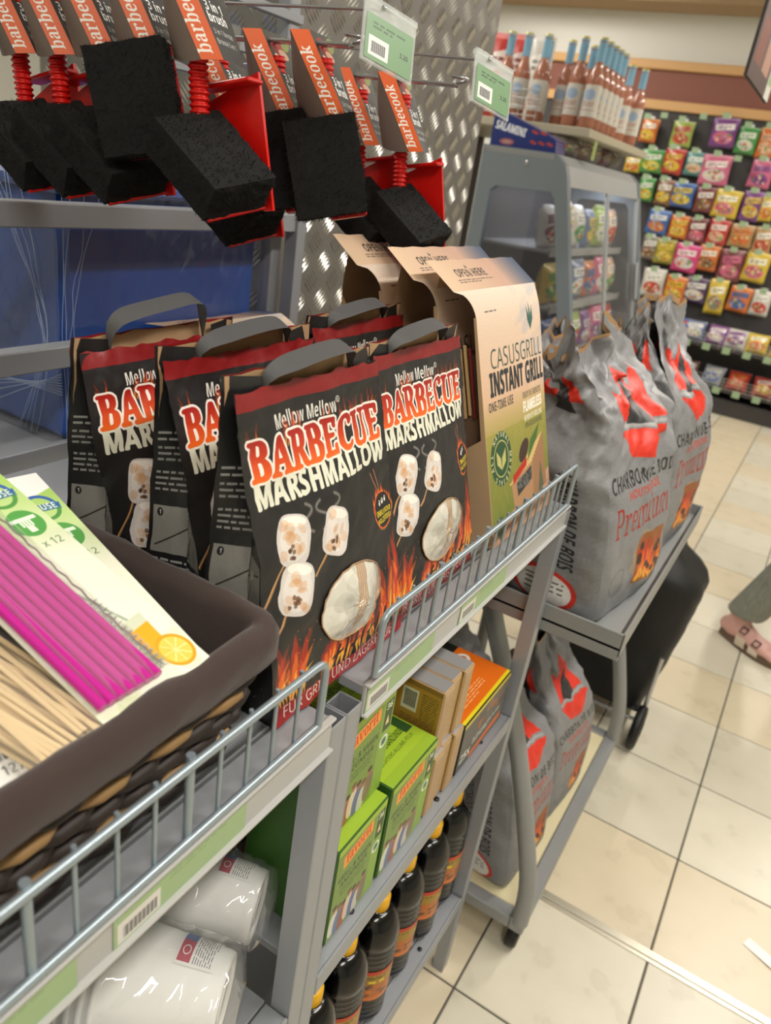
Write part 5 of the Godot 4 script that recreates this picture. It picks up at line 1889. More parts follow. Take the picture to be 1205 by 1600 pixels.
# ---------------------------------------------------------------- plated column, blue crate, rear rack
func column_and_crate() -> void:
	mat("tread plate", Color(0.53, 0.52, 0.50), 0.42, 0.65)
	mat("tread lug", Color(0.80, 0.79, 0.76), 0.28, 0.75)
	var x0 := -1.55
	var x1 := -0.90
	var z1 := -1.14
	var z0 := -1.94
	var r := 0.03
	var o := thing("plated_column", "square column clad in shiny aluminium tread plate", "column", Vector3((x0 + x1) / 2, 0, (z0 + z1) / 2))
	var hx := (x1 - x0) / 2
	var hz := (z1 - z0) / 2
	# outline with rounded corners
	var ring := []
	for c in [[1, 1, 0.0], [-1, 1, PI / 2], [-1, -1, PI], [1, -1, PI * 1.5]]:
		for k in 7:
			var a: float = c[2] + k * PI / 12
			ring.append([Vector3(c[0] * (hx - r) + cos(a) * r, 0, c[1] * (hz - r) + sin(a) * r), Vector3(cos(a), 0, sin(a))])
	var b := MB.new()
	for k in ring.size():
		var p = ring[k]
		var q = ring[(k + 1) % ring.size()]
		var i := b.vert(p[0], p[1])
		b.vert(q[0], q[1])
		b.vert(q[0] + Vector3(0, 3.12, 0), q[1])
		b.vert(p[0] + Vector3(0, 3.12, 0), p[1])
		b.face(i, i + 1, i + 2)
		b.face(i, i + 2, i + 3)
	part("plate", b, mats["tread plate"], o)
	# raised lugs: bundles of five bars set crosswise, over the heights in view
	var lug := MB.new()
	var faces := [[Vector3(-hx + r, 0, hz), Vector3(1, 0, 0), 2 * hx - 2 * r, Vector3(0, 0, 1)], [Vector3(hx, 0, hz - r), Vector3(0, 0, -1), 2 * hz - 2 * r, Vector3(1, 0, 0)]]
	var cell := 0.074
	for f in faces:
		var nu := int(f[2] / cell) + 2
		for i in nu:
			for j in range(int(0.9 / cell), int(2.3 / cell)):
				for s in [0, 1]:
					var cx: float = (i + 0.5 * s) * cell - cell * 0.2
					var cy: float = (j + 0.5 * s) * cell
					var ang := PI / 4 if s == 0 else -PI / 4
					var d := Vector2(cos(ang), sin(ang))
					var n2 := Vector2(-d.y, d.x)
					for k in range(-2, 3):
						var m := Vector2(cx, cy) + n2 * k * 0.0080
						if m.x < 0.006 or m.x > f[2] - 0.006:
							continue
						var L := 0.0225 - 0.0020 * absi(k)
						var P := func(q: Vector2, h: float) -> Vector3: return f[0] + f[1] * q.x + Vector3(0, q.y, 0) + f[3] * h
						var a0: Vector3 = P.call(m - d * L, 0.0)
						var a1: Vector3 = P.call(m + d * L, 0.0)
						var t0: Vector3 = P.call(m - d * L * 0.5, 0.0020)
						var t1: Vector3 = P.call(m + d * L * 0.5, 0.0020)
						var w0: Vector3 = P.call(m + n2 * 0.0023, 0.0)
						var w1: Vector3 = P.call(m - n2 * 0.0023, 0.0)
						for q in [[a0, w0, t0], [w0, t1, t0], [w0, a1, t1], [a0, t0, w1], [w1, t0, t1], [w1, t1, a1]]:
							var nn: Vector3 = (q[1] - q[0]).cross(q[2] - q[0]).normalized()
							lug.tri(q[0], q[1], q[2], nn if nn.dot(f[3]) > 0 else -nn)
	meta(part("lugs", lug, mats["tread lug"], o), "", "", "", "stuff")
	# rear rack, back to back with the others
	var rr := thing("shelf_rack", "grey steel rack at the back carrying the film-wrapped blue crate", "rack", Vector3(-1.08, 0, -0.6), "grey steel racks")
	b = MB.new()
	b.box(Vector3(-0.27, 1.036, -0.43), Vector3(0.262, 1.048, 0.80), 0.001)
	b.box(Vector3(0.262, 1.020, -0.43), Vector3(0.272, 1.058, 0.80), 0.001)
	part("shelf", b, mats["rack paint"], rr)
	b = MB.new()
	b.box(Vector3(-0.27, 0.50, -0.43), Vector3(0.262, 0.512, 0.80), 0.001)
	part("shelf", b, mats["rack paint"], rr)
	for p in [[-0.258, -0.418], [-0.258, 0.788], [0.240, 0.788]]:
		post(rr, p[0], p[1], 0.0, 1.035 if p[0] > 0 else 1.36)
	post(rr, 0.240, -0.418, 0.0, 1.035)
	# blue crate
	mat("blue crate", Color(0.07, 0.27, 0.58), 0.35, 0.0, {"clearcoat_enabled": true, "clearcoat": 0.3, "clearcoat_roughness": 0.2})
	mat("stretch film", Color(1, 1, 1, 0.025), 0.08, 0.0, {"transparency": BaseMaterial3D.TRANSPARENCY_ALPHA})
	mat("bunched film", Color(0.75, 0.82, 0.92, 0.35), 0.3, 0.0, {"transparency": BaseMaterial3D.TRANSPARENCY_ALPHA})
	var cr := thing("blue_crate", "large blue plastic crate wrapped in clear stretch film", "crate", Vector3(-1.07, 1.0485, -0.815))
	b = MB.new()
	b.box(Vector3(-0.25, 0.0, -0.185), Vector3(0.25, 0.315, 0.185), 0.012)
	part("body", b, mats["blue crate"], cr)
	b = MB.new()
	b.box(Vector3(-0.258, 0.315, -0.193), Vector3(0.258, 0.333, 0.193), 0.005)
	part("lid", b, mats["blue crate"], cr)
	var nz := FastNoiseLite.new()
	nz.seed = 12
	nz.frequency = 7.0
	b = MB.new()
	for f in [[Vector3(-0.26, 0.0, 0.190), Vector3(0.515, 0, 0), Vector3(0, 0, 1)], [Vector3(0.256, 0.0, 0.19), Vector3(0, 0, -0.37), Vector3(1, 0, 0)]]:
		b.grid(40, 26, func(u, v): return f[0] + f[1] * u + Vector3(0, lerpf(0.002, 0.335, v), 0) + f[2] * (0.004 + 0.004 * nz.get_noise_2d(u * 4.0 + f[2].x * 9.0, v * 0.8)))
	part("film", b, mats["stretch film"], cr)
	b = MB.new()
	var g := RandomNumberGenerator.new()
	g.seed = 4
	for k in 9:
		var t := g.randf()
		var xz := Vector3(0.258, 0, 0.194) + (Vector3(-0.10 * (t - 0.35) * 2.0, 0, 0.002) if t > 0.35 else Vector3(0.002, 0, -0.09 * (0.35 - t) * 2.0))
		var q := []
		for j in 9:
			var v := j / 8.0
			var w := 0.25 + 1.3 * absf(v - 0.42)
			q.append(Vector3(0.259, 0.006 + 0.325 * v, 0.195).lerp(Vector3(xz.x, 0.006 + 0.325 * v, xz.z), w) + Vector3(g.randf_range(-0.004, 0.004), 0, g.randf_range(-0.003, 0.003)))
		b.tube(smooth_pts(q, 20), 0.0006, 4)
	for k in 8:
		b.tube([Vector3(0.256, 0.10 - k * 0.004, 0.194), Vector3(0.10 - k * 0.03, 0.02 + k * 0.005, 0.197)], 0.0008, 4)
	part("film_folds", b, mats["bunched film"], cr)

# ---------------------------------------------------------------- chiller, wine shelf, sign
func pouch(w: float, h: float, d: float, sd: int) -> MB:
	# pillow pack with crimped ends, print on uv 0..1
	var nz := FastNoiseLite.new()
	nz.seed = sd
	nz.frequency = 12.0
	var b := MB.new()
	for s in [1.0, -1.0]:
		b.grid(8, 10, func(u, v):
			var e: float = pow(sin(clampf(v, 0.0, 1.0) * PI), 0.5) * pow(sin(u * PI), 0.4)
			var z: float = s * d * 0.5 * e * (1.0 + 0.3 * nz.get_noise_2d(u * 1.5 + s, v * 1.5))
			var pinch := 1.0 - 0.05 * sin(v * PI)
			return Vector3((u - 0.5) * w * pinch, v * h, z), s < 0)
	return b

const INK := {"or": Color(0.88, 0.42, 0.10), "ye": Color(0.90, 0.76, 0.16), "lg": Color(0.62, 0.72, 0.28), "re": Color(0.78, 0.15, 0.13), "pu": Color(0.45, 0.18, 0.52), "pk": Color(0.86, 0.38, 0.55), "gr": Color(0.20, 0.58, 0.22), "wh": Color(0.88, 0.87, 0.84), "pe": Color(0.92, 0.74, 0.60), "te": Color(0.26, 0.56, 0.56), "br": Color(0.46, 0.28, 0.15), "bl": Color(0.16, 0.36, 0.70), "ma": Color(0.42, 0.12, 0.16), "ta": Color(0.74, 0.56, 0.34), "gy": Color(0.50, 0.47, 0.44), "ol": Color(0.62, 0.58, 0.14), "hp": Color(0.88, 0.16, 0.50), "dp": Color(0.22, 0.12, 0.30), "gb": Color(0.42, 0.50, 0.66), "pb": Color(0.55, 0.36, 0.34), "si": Color(0.70, 0.74, 0.80)}
const INK_NAME := {"or": "orange", "ye": "yellow", "lg": "pale green", "re": "red", "pu": "purple", "pk": "pink", "gr": "green", "wh": "white", "pe": "peach", "te": "teal", "br": "brown", "bl": "blue", "ma": "maroon", "ta": "tan", "gy": "grey", "ol": "olive", "hp": "hot pink", "dp": "dark purple", "gb": "grey blue", "pb": "brownish pink", "si": "silver"}

var pack_count := 0
var pack_sheet: Pic

func pack_art(a: String, c: String) -> Rect2:
	# one cell of the shared sheet of packet prints
	var n := pack_count
	pack_count += 1
	var ox := float(n % 10) * 102.0
	var oy := float(n / 10) * 128.0
	var g := RandomNumberGenerator.new()
	g.seed = 900 + n
	var p := pack_sheet
	var A: Color = (INK[a] as Color).lerp(Color(0.55, 0.52, 0.48), 0.22)
	var B: Color = (INK[c] as Color).lerp(Color(0.6, 0.57, 0.52), 0.2)
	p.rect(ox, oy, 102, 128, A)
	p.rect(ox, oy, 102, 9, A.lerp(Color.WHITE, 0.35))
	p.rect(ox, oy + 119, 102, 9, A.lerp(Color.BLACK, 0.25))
	var hub := Vector2(ox + 50, oy + 84)
	p.poly(Pic.oval(hub.x, hub.y, 40, 26, 0.2 * g.randf()), B, 0.95)
	for k in 16:
		var q := hub + Vector2(g.randf_range(-30, 30), g.randf_range(-18, 18))
		p.poly(Pic.oval(q.x, q.y, g.randf_range(4, 8), g.randf_range(4, 7), g.randf() * 3, 8), [A.lerp(Color.WHITE, 0.5), B.lerp(Color.BLACK, 0.35), Color(0.90, 0.84, 0.60), Color(0.82, 0.30, 0.22), Color(0.35, 0.55, 0.28)][k % 5], 0.85)
	p.poly([Vector2(ox + 12, oy + 30), Vector2(ox + 88, oy + 22), Vector2(ox + 90, oy + 48), Vector2(ox + 14, oy + 56)], Color(0.93, 0.92, 0.88) if n % 3 else B, 0.9)
	p.fine(ox + 22, oy + 34, 58, 2, 9, A.lerp(Color.BLACK, 0.4), g, 0.9, 0.6)
	return Rect2(ox / 1024.0, oy / 1024.0, 102.0 / 1024.0, 128.0 / 1024.0)

func pack(called: String, label: String, group: String, at: Vector3, w: float, h: float, d: float, a: String, c: String, turn: Vector3, hung := false, category := "packet") -> Node3D:
	var o := thing(called, label, category, at, group)
	o.rotation = turn
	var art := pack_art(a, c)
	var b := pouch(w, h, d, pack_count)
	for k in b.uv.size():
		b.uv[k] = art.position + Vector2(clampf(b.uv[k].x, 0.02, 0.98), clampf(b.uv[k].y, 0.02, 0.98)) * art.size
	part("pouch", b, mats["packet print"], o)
	if hung:
		b = MB.new()
		b.grid(4, 2, func(u, v): return Vector3((u - 0.5) * 0.04, h - 0.004 + v * 0.022, 0.0005))
		part("hang_tab", b, mats["white film"], o)
	return o

func wine_bottle(label: String, at: Vector3) -> void:
	var o := thing("wine_bottle", label, "bottle", at, "rosé wine bottles on the top shelf")
	var b := MB.new()
	var prof := [Vector2(0, 0.004), Vector2(0.024, 0.0), Vector2(0.030, 0.004), Vector2(0.0315, 0.012), Vector2(0.0315, 0.165)]
	for k in 8:
		var t := (k + 1) / 8.0
		prof.append(Vector2(lerpf(0.0315, 0.0145, 0.5 - 0.5 * cos(t * PI)), 0.165 + 0.065 * t))
	prof.append_array([Vector2(0.0140, 0.290), Vector2(0.0155, 0.292), Vector2(0.0155, 0.305), Vector2(0.0, 0.306)])
	b.lathe(prof, 20)
	part("glass", b, mats["rosé glass"], o)
	b = MB.new()
	b.lathe([Vector2(0.0320, 0.040), Vector2(0.0320, 0.150)], 20)
	part("label", b, mats["wine label"], o)
	b = MB.new()
	b.lathe([Vector2(0.0158, 0.228), Vector2(0.0155, 0.296), Vector2(0.0163, 0.298), Vector2(0.0163, 0.304)], 16)
	part("capsule", b, mats["blue capsule"], o)
	b = MB.new()
	b.lathe([Vector2(0.0164, 0.302), Vector2(0.0160, 0.309), Vector2(0.0, 0.310)], 16)
	part("cap_top", b, mats["gold top"], o)

func chiller() -> void:
	pack_sheet = Pic.new(1024, 1024, Color(0.5, 0.5, 0.5))
	var pm := mat("packet print", Color.WHITE, 0.32, 0.0, {"clearcoat_enabled": true, "clearcoat": 0.4, "clearcoat_roughness": 0.25})
	mat("chiller grey", Color(0.45, 0.485, 0.51), 0.45)
	mat("chiller light grey", Color(0.62, 0.63, 0.63), 0.45)
	mat("chiller inside", Color(0.36, 0.36, 0.37), 0.4)
	mat("pane", Color(0.95, 1, 1, 0.05), 0.03, 0.0, {"transparency": BaseMaterial3D.TRANSPARENCY_ALPHA})
	mat("smoked pane", Color(0.30, 0.30, 0.33, 0.35), 0.04, 0.0, {"transparency": BaseMaterial3D.TRANSPARENCY_ALPHA})
	mat("cool strip light", Color(0.95, 0.95, 1.0), 0.4, 0.0, {"emission_enabled": true, "emission": Color(0.93, 0.94, 1.0), "emission_energy_multiplier": 1.4})
	var o := thing("chiller", "grey upright glass chiller with a sloping front beyond the charcoal", "chiller", Vector3(-1.1, 0, -3.55))
	# side cheeks with windows
	var outer := PackedVector2Array([Vector2(-0.28, 0.0), Vector2(0.34, 0.0), Vector2(0.32, 0.55), Vector2(0.237, 0.95), Vector2(0.08, 1.506), Vector2(0.065, 1.545), Vector2(0.02, 1.58), Vector2(-0.28, 1.58)])
	var ho := PackedVector2Array([Vector2(-0.228, 0.62), Vector2(0.200, 0.62), Vector2(0.182, 0.95), Vector2(0.092, 1.27), Vector2(0.050, 1.425), Vector2(0.030, 1.448), Vector2(-0.200, 1.440), Vector2(-0.222, 1.42)])
	for z in [0.55, -0.57]:
		var b := MB.new()
		# frame as strips between outline and window
		var order := [[0, 0], [1, 1], [2, 1], [3, 2], [3, 3], [4, 4], [5, 5], [6, 5], [7, 6], [7, 7], [0, 0]]
		for s in [0.0, -0.04]:
			for k in order.size() - 1:
				var a: Vector2 = outer[order[k][0]]
				var c: Vector2 = outer[order[k + 1][0]]
				var d: Vector2 = ho[order[k + 1][1]]
				var e: Vector2 = ho[order[k][1]]
				var nn := Vector3(0, 0, 1.0 if s == 0.0 else -1.0)
				if a != c:
					b.tri(Vector3(a.x, a.y, s), Vector3(c.x, c.y, s), Vector3(d.x, d.y, s), nn)
				if d != e:
					b.tri(Vector3(a.x, a.y, s), Vector3(d.x, d.y, s), Vector3(e.x, e.y, s), nn)
		for lp in [outer, ho]:
			for k in lp.size():
				var a: Vector2 = lp[k]
				var c: Vector2 = lp[(k + 1) % lp.size()]
				var t := (c - a).normalized()
				b.quad(Vector3(a.x, a.y, 0), Vector3(c.x, c.y, 0), Vector3(c.x, c.y, -0.04), Vector3(a.x, a.y, -0.04), Vector3(t.y, -t.x, 0) * (1.0 if lp == outer else -1.0))
		var ck := part("side_panel", b, mats["chiller grey"], o, Vector3(0, 0, z))
		b = MB.new()
		b.prism(ho, Vector3(0, 0, -0.022), Vector3.RIGHT, Vector3.UP, Vector3(0, 0, 0.004))
		part("pane", b, mats["smoked pane"], ck)
		b = MB.new()
		b.lathe([Vector2(0.009, 0.0), Vector2(0.009, 0.002), Vector2(0.006, 0.004), Vector2(0.0, 0.004)], 14)
		var kn := part("rivet", b, mats["bright steel"], ck, Vector3(-0.09, 1.535, 0.0))
		kn.rotation.x = PI / 2
	var b := MB.new()
	b.box(Vector3(-0.28, 1.555, -0.57), Vector3(0.015, 1.58, 0.55), 0.003)
	part("roof", b, mats["chiller light grey"], o)
	b = MB.new()
	b.prism(PackedVector2Array([Vector2(0.015, 1.58), Vector2(0.06, 1.545), Vector2(0.085, 1.475), Vector2(0.055, 1.475), Vector2(0.015, 1.55)]), Vector3(0, 0, -0.57), Vector3.RIGHT, Vector3.UP, Vector3(0, 0, 1.112))
	part("front_beam", b, mats["chiller light grey"], o)
	b = MB.new()
	b.box(Vector3(-0.28, 0.0, -0.57), Vector3(-0.25, 1.56, 0.51), 0.002)
	part("back_wall", b, mats["chiller inside"], o)
	b = MB.new()
	b.box(Vector3(-0.25, 0.0, -0.57), Vector3(0.33, 0.50, 0.51), 0.01)
	part("base", b, mats["chiller grey"], o)
	# sloping glass doors
	var slope := Vector3(0.08 - 0.225, 1.48 - 0.52, 0)
	for d in [[0.505, -0.03], [-0.04, -0.57]]:
		b = MB.new()
		var z_a: float = d[0]
		var z_b: float = d[1]
		b.quad(Vector3(0.300, 0.52, z_a), Vector3(0.300, 0.52, z_b), Vector3(0.078, 1.475, z_b), Vector3(0.078, 1.475, z_a))
		var door := part("glass_door", b, mats["pane"], o)
		for z in [z_a, z_b]:
			b = MB.new()
			b.tube([Vector3(0.302, 0.52, z), Vector3(0.080, 1.475, z)], 0.009, 8)
			part("door_stile", b, mats["chiller light grey"], door)
	b = MB.new()
	b.box(Vector3(0.0, -0.09, -0.012), Vector3(0.012, 0.09, 0.012), 0.003)
	var hnd := part("door_handle", b, mats["chiller light grey"], o, Vector3(0.18, 1.10, -0.555))
	hnd.rotation.z = 0.23
	# shelves and their light strips
	for k in 4:
		var y: float = [1.235, 1.02, 0.80, 0.585][k]
		var dep: float = [0.06, 0.11, 0.15, 0.19][k]
		b = MB.new()
		b.box(Vector3(-0.25, y - 0.012, -0.57), Vector3(dep, y, 0.505), 0.002)
		var sh := part("shelf", b, mats["chiller light grey"], o)
		b = MB.new()
		b.box(Vector3(dep, y - 0.022, -0.57), Vector3(dep + 0.006, y + 0.008, 0.505), 0.001)
		part("shelf_edge", b, mat("edge strip", Color(0.62, 0.62, 0.60), 0.4), sh)
	b = MB.new()
	b.box(Vector3(-0.10, 1.535, -0.55), Vector3(-0.04, 1.548, 0.50), 0.003)
	part("lamp", b, mats["cool strip light"], o)
	var l := AreaLight3D.new()
	l.name = "chiller_light"
	l.area_size = Vector2(0.06, 1.0)
	l.light_energy = 0.34
	l.light_color = Color(0.95, 0.96, 1.0)
	l.area_range = 4.0
	l.area_attenuation = 2.0
	l.shadow_enabled = true
	l.position = Vector3(-0.07, 1.530, -0.02)
	l.rotation = Vector3(-PI / 2, 0, 0)
	o.add_child(l)
	# chilled packs
	var inks := ["wh", "ye", "wh", "gb", "lg", "pe", "ye", "ye", "gb", "or", "pk", "pe", "bl", "bl", "lg", "pu", "pk", "re", "wh", "ma", "te", "ta", "ye", "bl"]
	var inks2 := ["ma", "wh", "gr", "ye", "wh", "re", "gr", "br", "wh", "bl", "wh", "gr", "ye", "wh", "re", "wh", "pu", "ye", "bl", "wh", "ye", "re", "gr", "wh"]
	var sn := ["top", "second", "third", "lowest"]
	var pos := ["first", "second", "third", "fourth", "fifth", "sixth"]
	for k in 4:
		var y: float = [1.235, 1.02, 0.80, 0.585][k]
		var xf: float = [0.03, 0.08, 0.12, 0.15][k]
		for j in 6:
			var i := k * 6 + j
			pack("chilled_pack", "%s and %s chilled pack, %s from the near end on the %s chiller shelf" % [INK_NAME[inks[i]], INK_NAME[inks2[i]], pos[j], sn[k]], "chilled packs in the glass chiller", Vector3(-1.1 + xf - 0.02, y + 0.002, -3.55 + 0.42 - j * 0.175), 0.15, 0.165 + 0.012 * ((i * 5) % 3), 0.08, inks[i], inks2[i], Vector3(-0.10, PI / 2 - 0.12 + 0.06 * (i % 4), 0))
	# white tubs behind the side window
	for k in 2:
		var t := thing("white_tub", ["white plastic tub on the third chiller shelf by the side window", "white plastic tub on the second chiller shelf by the side window"][k], "tub", Vector3(-1.22, [0.802, 1.022][k], -3.10), "white tubs in the chiller")
		b = MB.new()
		b.lathe([Vector2(0, 0.0), Vector2(0.05, 0.0), Vector2(0.062, 0.10), Vector2(0.066, 0.10), Vector2(0.066, 0.108), Vector2(0.0, 0.108)], 24)
		part("tub", b, mats["white foam"], t)
	# blue display carton on the roof
	var p := Pic.new(420, 200, Color(0.07, 0.16, 0.45))
	p.text("SALAMINI", 118, 122, 60, Color(0.90, 0.91, 0.93), "sans_heavy", 190, 0.16)
	p.poly(Pic.oval(110, 172, 46, 18), Color(0.62, 0.36, 0.36))
	p.poly(Pic.oval(110, 172, 30, 10), Color(0.72, 0.56, 0.55))
	for k in 9:
		p.poly(Pic.oval(270 + (k % 3) * 50, 50 + (k / 3) * 54, 22, 9, 0.3), Color(0.68, 0.24, 0.22))
	printed("salami carton", p.tex(), 0.45)
	var sc := thing("salami_carton", "open blue display carton lettered SALAMINI on top of the chiller", "box", Vector3(-1.24, 1.581, -3.10))
	sc.rotation.y = 0.05
	b = MB.new()
	b.prism(PackedVector2Array([Vector2(-0.135, 0), Vector2(0.135, 0), Vector2(0.128, 0.045), Vector2(0.09, 0.062), Vector2(-0.125, 0.128), Vector2(-0.135, 0.128)]), Vector3(0, 0, -0.06), Vector3.RIGHT, Vector3.UP, Vector3(0, 0, 0.12))
	for k in b.uv.size():
		b.uv[k] = Vector2(0.5 + b.uv[k].x / 0.28, 1.0 - b.uv[k].y / 0.13)
	part("body", b, mats["salami carton"], sc)
	var gk := ["nearest", "second", "third", "fourth", "farthest"]
	for k in 5:
		pack("dark_pouch", "%s dark grey pouch lying on the chiller roof under the wine shelf" % gk[k], "dark pouches on the chiller roof", Vector3(-1.14, 1.584, -3.27 - k * 0.17), 0.16, 0.085, 0.10, ["gy", "br", "gy", "ma", "gy"][k], "gy", Vector3(-0.25, PI / 2 - 0.3 + 0.1 * k, 0))
	# wine shelf
	mat("shelf beige", Color(0.70, 0.67, 0.58), 0.5)
	mat("rosé glass", Color(0.86, 0.48, 0.34, 0.35), 0.05, 0.0, {"refraction_enabled": false, "clearcoat_enabled": true, "clearcoat": 0.6})
	mats["rosé glass"].albedo_color = Color(0.66, 0.42, 0.32)
	mat("blue capsule", Color(0.52, 0.70, 0.80), 0.35)
	mat("gold top", Color(0.72, 0.66, 0.30), 0.35, 0.3)
	p = Pic.new(256, 128, Color(0.82, 0.80, 0.76))
	for c in [64, 192]:
		p.poly(Pic.oval(c, 40, 30, 22), Color(0.62, 0.70, 0.80))
		p.text("Rosé", c, 88, 34, Color(0.66, 0.40, 0.38), "serif_light", 60)
		p.rect(c - 40, 100, 80, 3, Color(0.7, 0.5, 0.45))
	printed("wine label", p.tex(), 0.5)
	var ws := thing("wine_shelf", "beige top shelf with wire fence carrying rosé bottles", "shelf", Vector3(-1.45, 1.69, -3.65))
	b = MB.new()
	b.box(Vector3(-0.5, -0.032, -0.50), Vector3(0.415, 0.0, 0.46), 0.003)
	part("board", b, mats["shelf beige"], ws)
	b = MB.new()
	b.box(Vector3(-0.5, -1.69, -0.50), Vector3(-0.46, 0.35, 0.46), 0.003)
	part("back_panel", b, mat("dark panel", Color(0.20, 0.18, 0.17), 0.7), ws)
	b = MB.new()
	for y in [0.02, 0.05, 0.08, 0.11]:
		b.tube([Vector3(-0.45, y, 0.452), Vector3(0.18, y, 0.452)], 0.0022, 6)
	for k in 9:
		b.tube([Vector3(-0.44 + k * 0.077, 0.0, 0.452), Vector3(-0.44 + k * 0.077, 0.112, 0.452)], 0.0022, 6)
	part("wire_fence", b, mats["bright steel"], ws)
	b = MB.new()
	b.box(Vector3(0.414, -0.105, 0.33), Vector3(0.417, -0.035, 0.37), 0.001)
	part("price_label", b, mat("pale green label", Color(0.62, 0.68, 0.42), 0.5), ws)
	var spots := [[-1.455, -3.25], [-1.383, -3.25], [-1.300, -3.25], [-1.325, -3.335], [-1.232, -3.34], [-1.150, -3.25], [-1.165, -3.42], [-1.076, -3.245], [-1.074, -3.320], [-1.073, -3.395], [-1.072, -3.47], [-1.071, -3.545], [-1.105, -3.80], [-1.068, -3.88]]
	var wn := ["leftmost rosé bottle in the front row of the top shelf", "second rosé bottle from the left on the top shelf", "third rosé bottle from the left on the top shelf", "rosé bottle just behind the third from the left", "rosé bottle behind the wire fence, amid the shelf", "rosé bottle before the row of five, capsule standing tallest", "rosé bottle half hidden behind the middle one", "nearest bottle of the row of five along the shelf edge", "second bottle of the row of five along the shelf edge", "middle bottle of the row of five along the shelf edge", "fourth bottle of the row of five along the shelf edge", "last bottle of the row of five along the shelf edge", "left of the last two rosé bottles by the sweets wall", "right of the last two rosé bottles by the sweets wall"]
	for k in spots.size():
		wine_bottle(wn[k], Vector3(spots[k][0], 1.6905, spots[k][1]))
	for k in 3:
		pack("foil_pouch", "%s red and white foil pouch behind the rosé bottles" % ["left", "middle", "right"][k], "red foil pouches behind the wine", Vector3(-1.66 + k * 0.10, 1.692, -3.60), 0.11, 0.36, 0.06, "re" if k < 2 else "wh", "wh", Vector3(0, 0.2, 0))
	# hanging board at the right picture edge
	p = Pic.new(256, 256, Color(0.30, 0.22, 0.20))
	for k in 8:
		p.rect(16 + (k % 2) * 90, 20 + (k / 2) * 58, 70, 44, [Color(0.62, 0.42, 0.34), Color(0.70, 0.60, 0.55), Color(0.45, 0.24, 0.18), Color(0.66, 0.50, 0.42)][k % 4])
	p.rect(200, 0, 56, 256, Color(0.80, 0.80, 0.76))
	p.rect(208, 210, 34, 30, Color(0.50, 0.66, 0.40))
	printed("hanging board print", p.tex(), 0.6)
	var hs := thing("hanging_board", "hanging printed advertising board at the upper right edge", "sign", Vector3(-0.40, 1.795, -2.65))
	b = MB.new()
	b.box(Vector3(-0.008, 0.0, -0.25), Vector3(0.0, 0.60, 0.25), 0.001)
	part("board", b, mats["dark panel"], hs)
	b = MB.new()
	b.quad(Vector3(0.0008, 0.002, 0.248), Vector3(0.0008, 0.002, -0.248), Vector3(0.0008, 0.598, -0.248), Vector3(0.0008, 0.598, 0.248), Vector3.RIGHT)
	part("print", b, mats["hanging board print"], hs)
	b = MB.new()
	for z in [-0.2, 0.2]:
		b.tube([Vector3(-0.004, 0.60, z), Vector3(-0.004, 1.325, z)], 0.0012, 5)
	part("cord", b, mats["chrome wire"], hs)

# ---------------------------------------------------------------- wall of sweets
const SWEETS := [
	[0, -1.743, 1.998, 0.143, 0.171, "or", "ye"],
	[0, -1.479, 1.999, 0.165, 0.185, "lg", "re"],
	[0, -1.17, 2.041, 0.192, 0.205, "pu", "pk"],
	[0, -0.999, 2.007, 0.154, 0.187, "gr", "wh"],
	[0, -0.851, 2.006, 0.134, 0.209, "or", "pe"],
	[1, -1.797, 1.746, 0.137, 0.124, "ye", "or"],
	[1, -1.649, 1.783, 0.182, 0.174, "gr", "ye"],
	[1, -1.49, 1.803, 0.168, 0.189, "re", "ye"],
	[1, -1.32, 1.805, 0.155, 0.17, "te", "pe"],
	[1, -1.154, 1.78, 0.222, 0.219, "pk", "wh"],
	[1, -0.827, 1.795, 0.169, 0.197, "pk", "pu"],
	[2, -1.636, 1.573, 0.126, 0.179, "gr", "ye"],
	[2, -1.494, 1.573, 0.142, 0.195, "br", "ye"],
	[2, -1.35, 1.574, 0.195, 0.184, "bl", "ye"],
	[2, -1.165, 1.563, 0.154, 0.19, "ma", "br"],
	[2, -1.006, 1.558, 0.203, 0.206, "ye", "pk"],
	[2, -0.817, 1.567, 0.154, 0.219, "pu", "ye"],
	[2, -0.704, 1.566, 0.101, 0.184, "ye", "or"],
	[3, -1.48, 1.349, 0.183, 0.19, "bl", "or"],
	[3, -1.303, 1.338, 0.159, 0.179, "or", "ye"],
	[3, -1.154, 1.332, 0.147, 0.195, "ma", "pk"],
	[3, -1.002, 1.348, 0.161, 0.193, "re", "pe"],
	[3, -0.822, 1.349, 0.183, 0.173, "ta", "or"],
	[3, -0.656, 1.338, 0.136, 0.206, "ta", "re"],
	[4, -1.484, 1.146, 0.136, 0.186, "gy", "br"],
	[4, -1.354, 1.138, 0.163, 0.193, "ol", "ye"],
	[4, -1.184, 1.118, 0.206, 0.219, "hp", "wh"],
	[4, -1.015, 1.148, 0.164, 0.198, "or", "br"],
	[4, -0.827, 1.123, 0.186, 0.249, "ma", "pk"],
	[4, -0.65, 1.146, 0.189, 0.228, "ye", "pk"],
	[5, -1.376, 0.885, 0.185, 0.228, "wh", "re"],
	[5, -1.199, 0.867, 0.181, 0.216, "or", "ye"],
	[5, -1.033, 0.89, 0.195, 0.204, "dp", "wh"],
	[5, -0.858, 0.874, 0.145, 0.275, "ye", "gy"],
	[5, -0.692, 0.888, 0.176, 0.199, "or", "bl"],
	[5, -0.527, 0.892, 0.146, 0.197, "wh", "re"]
]

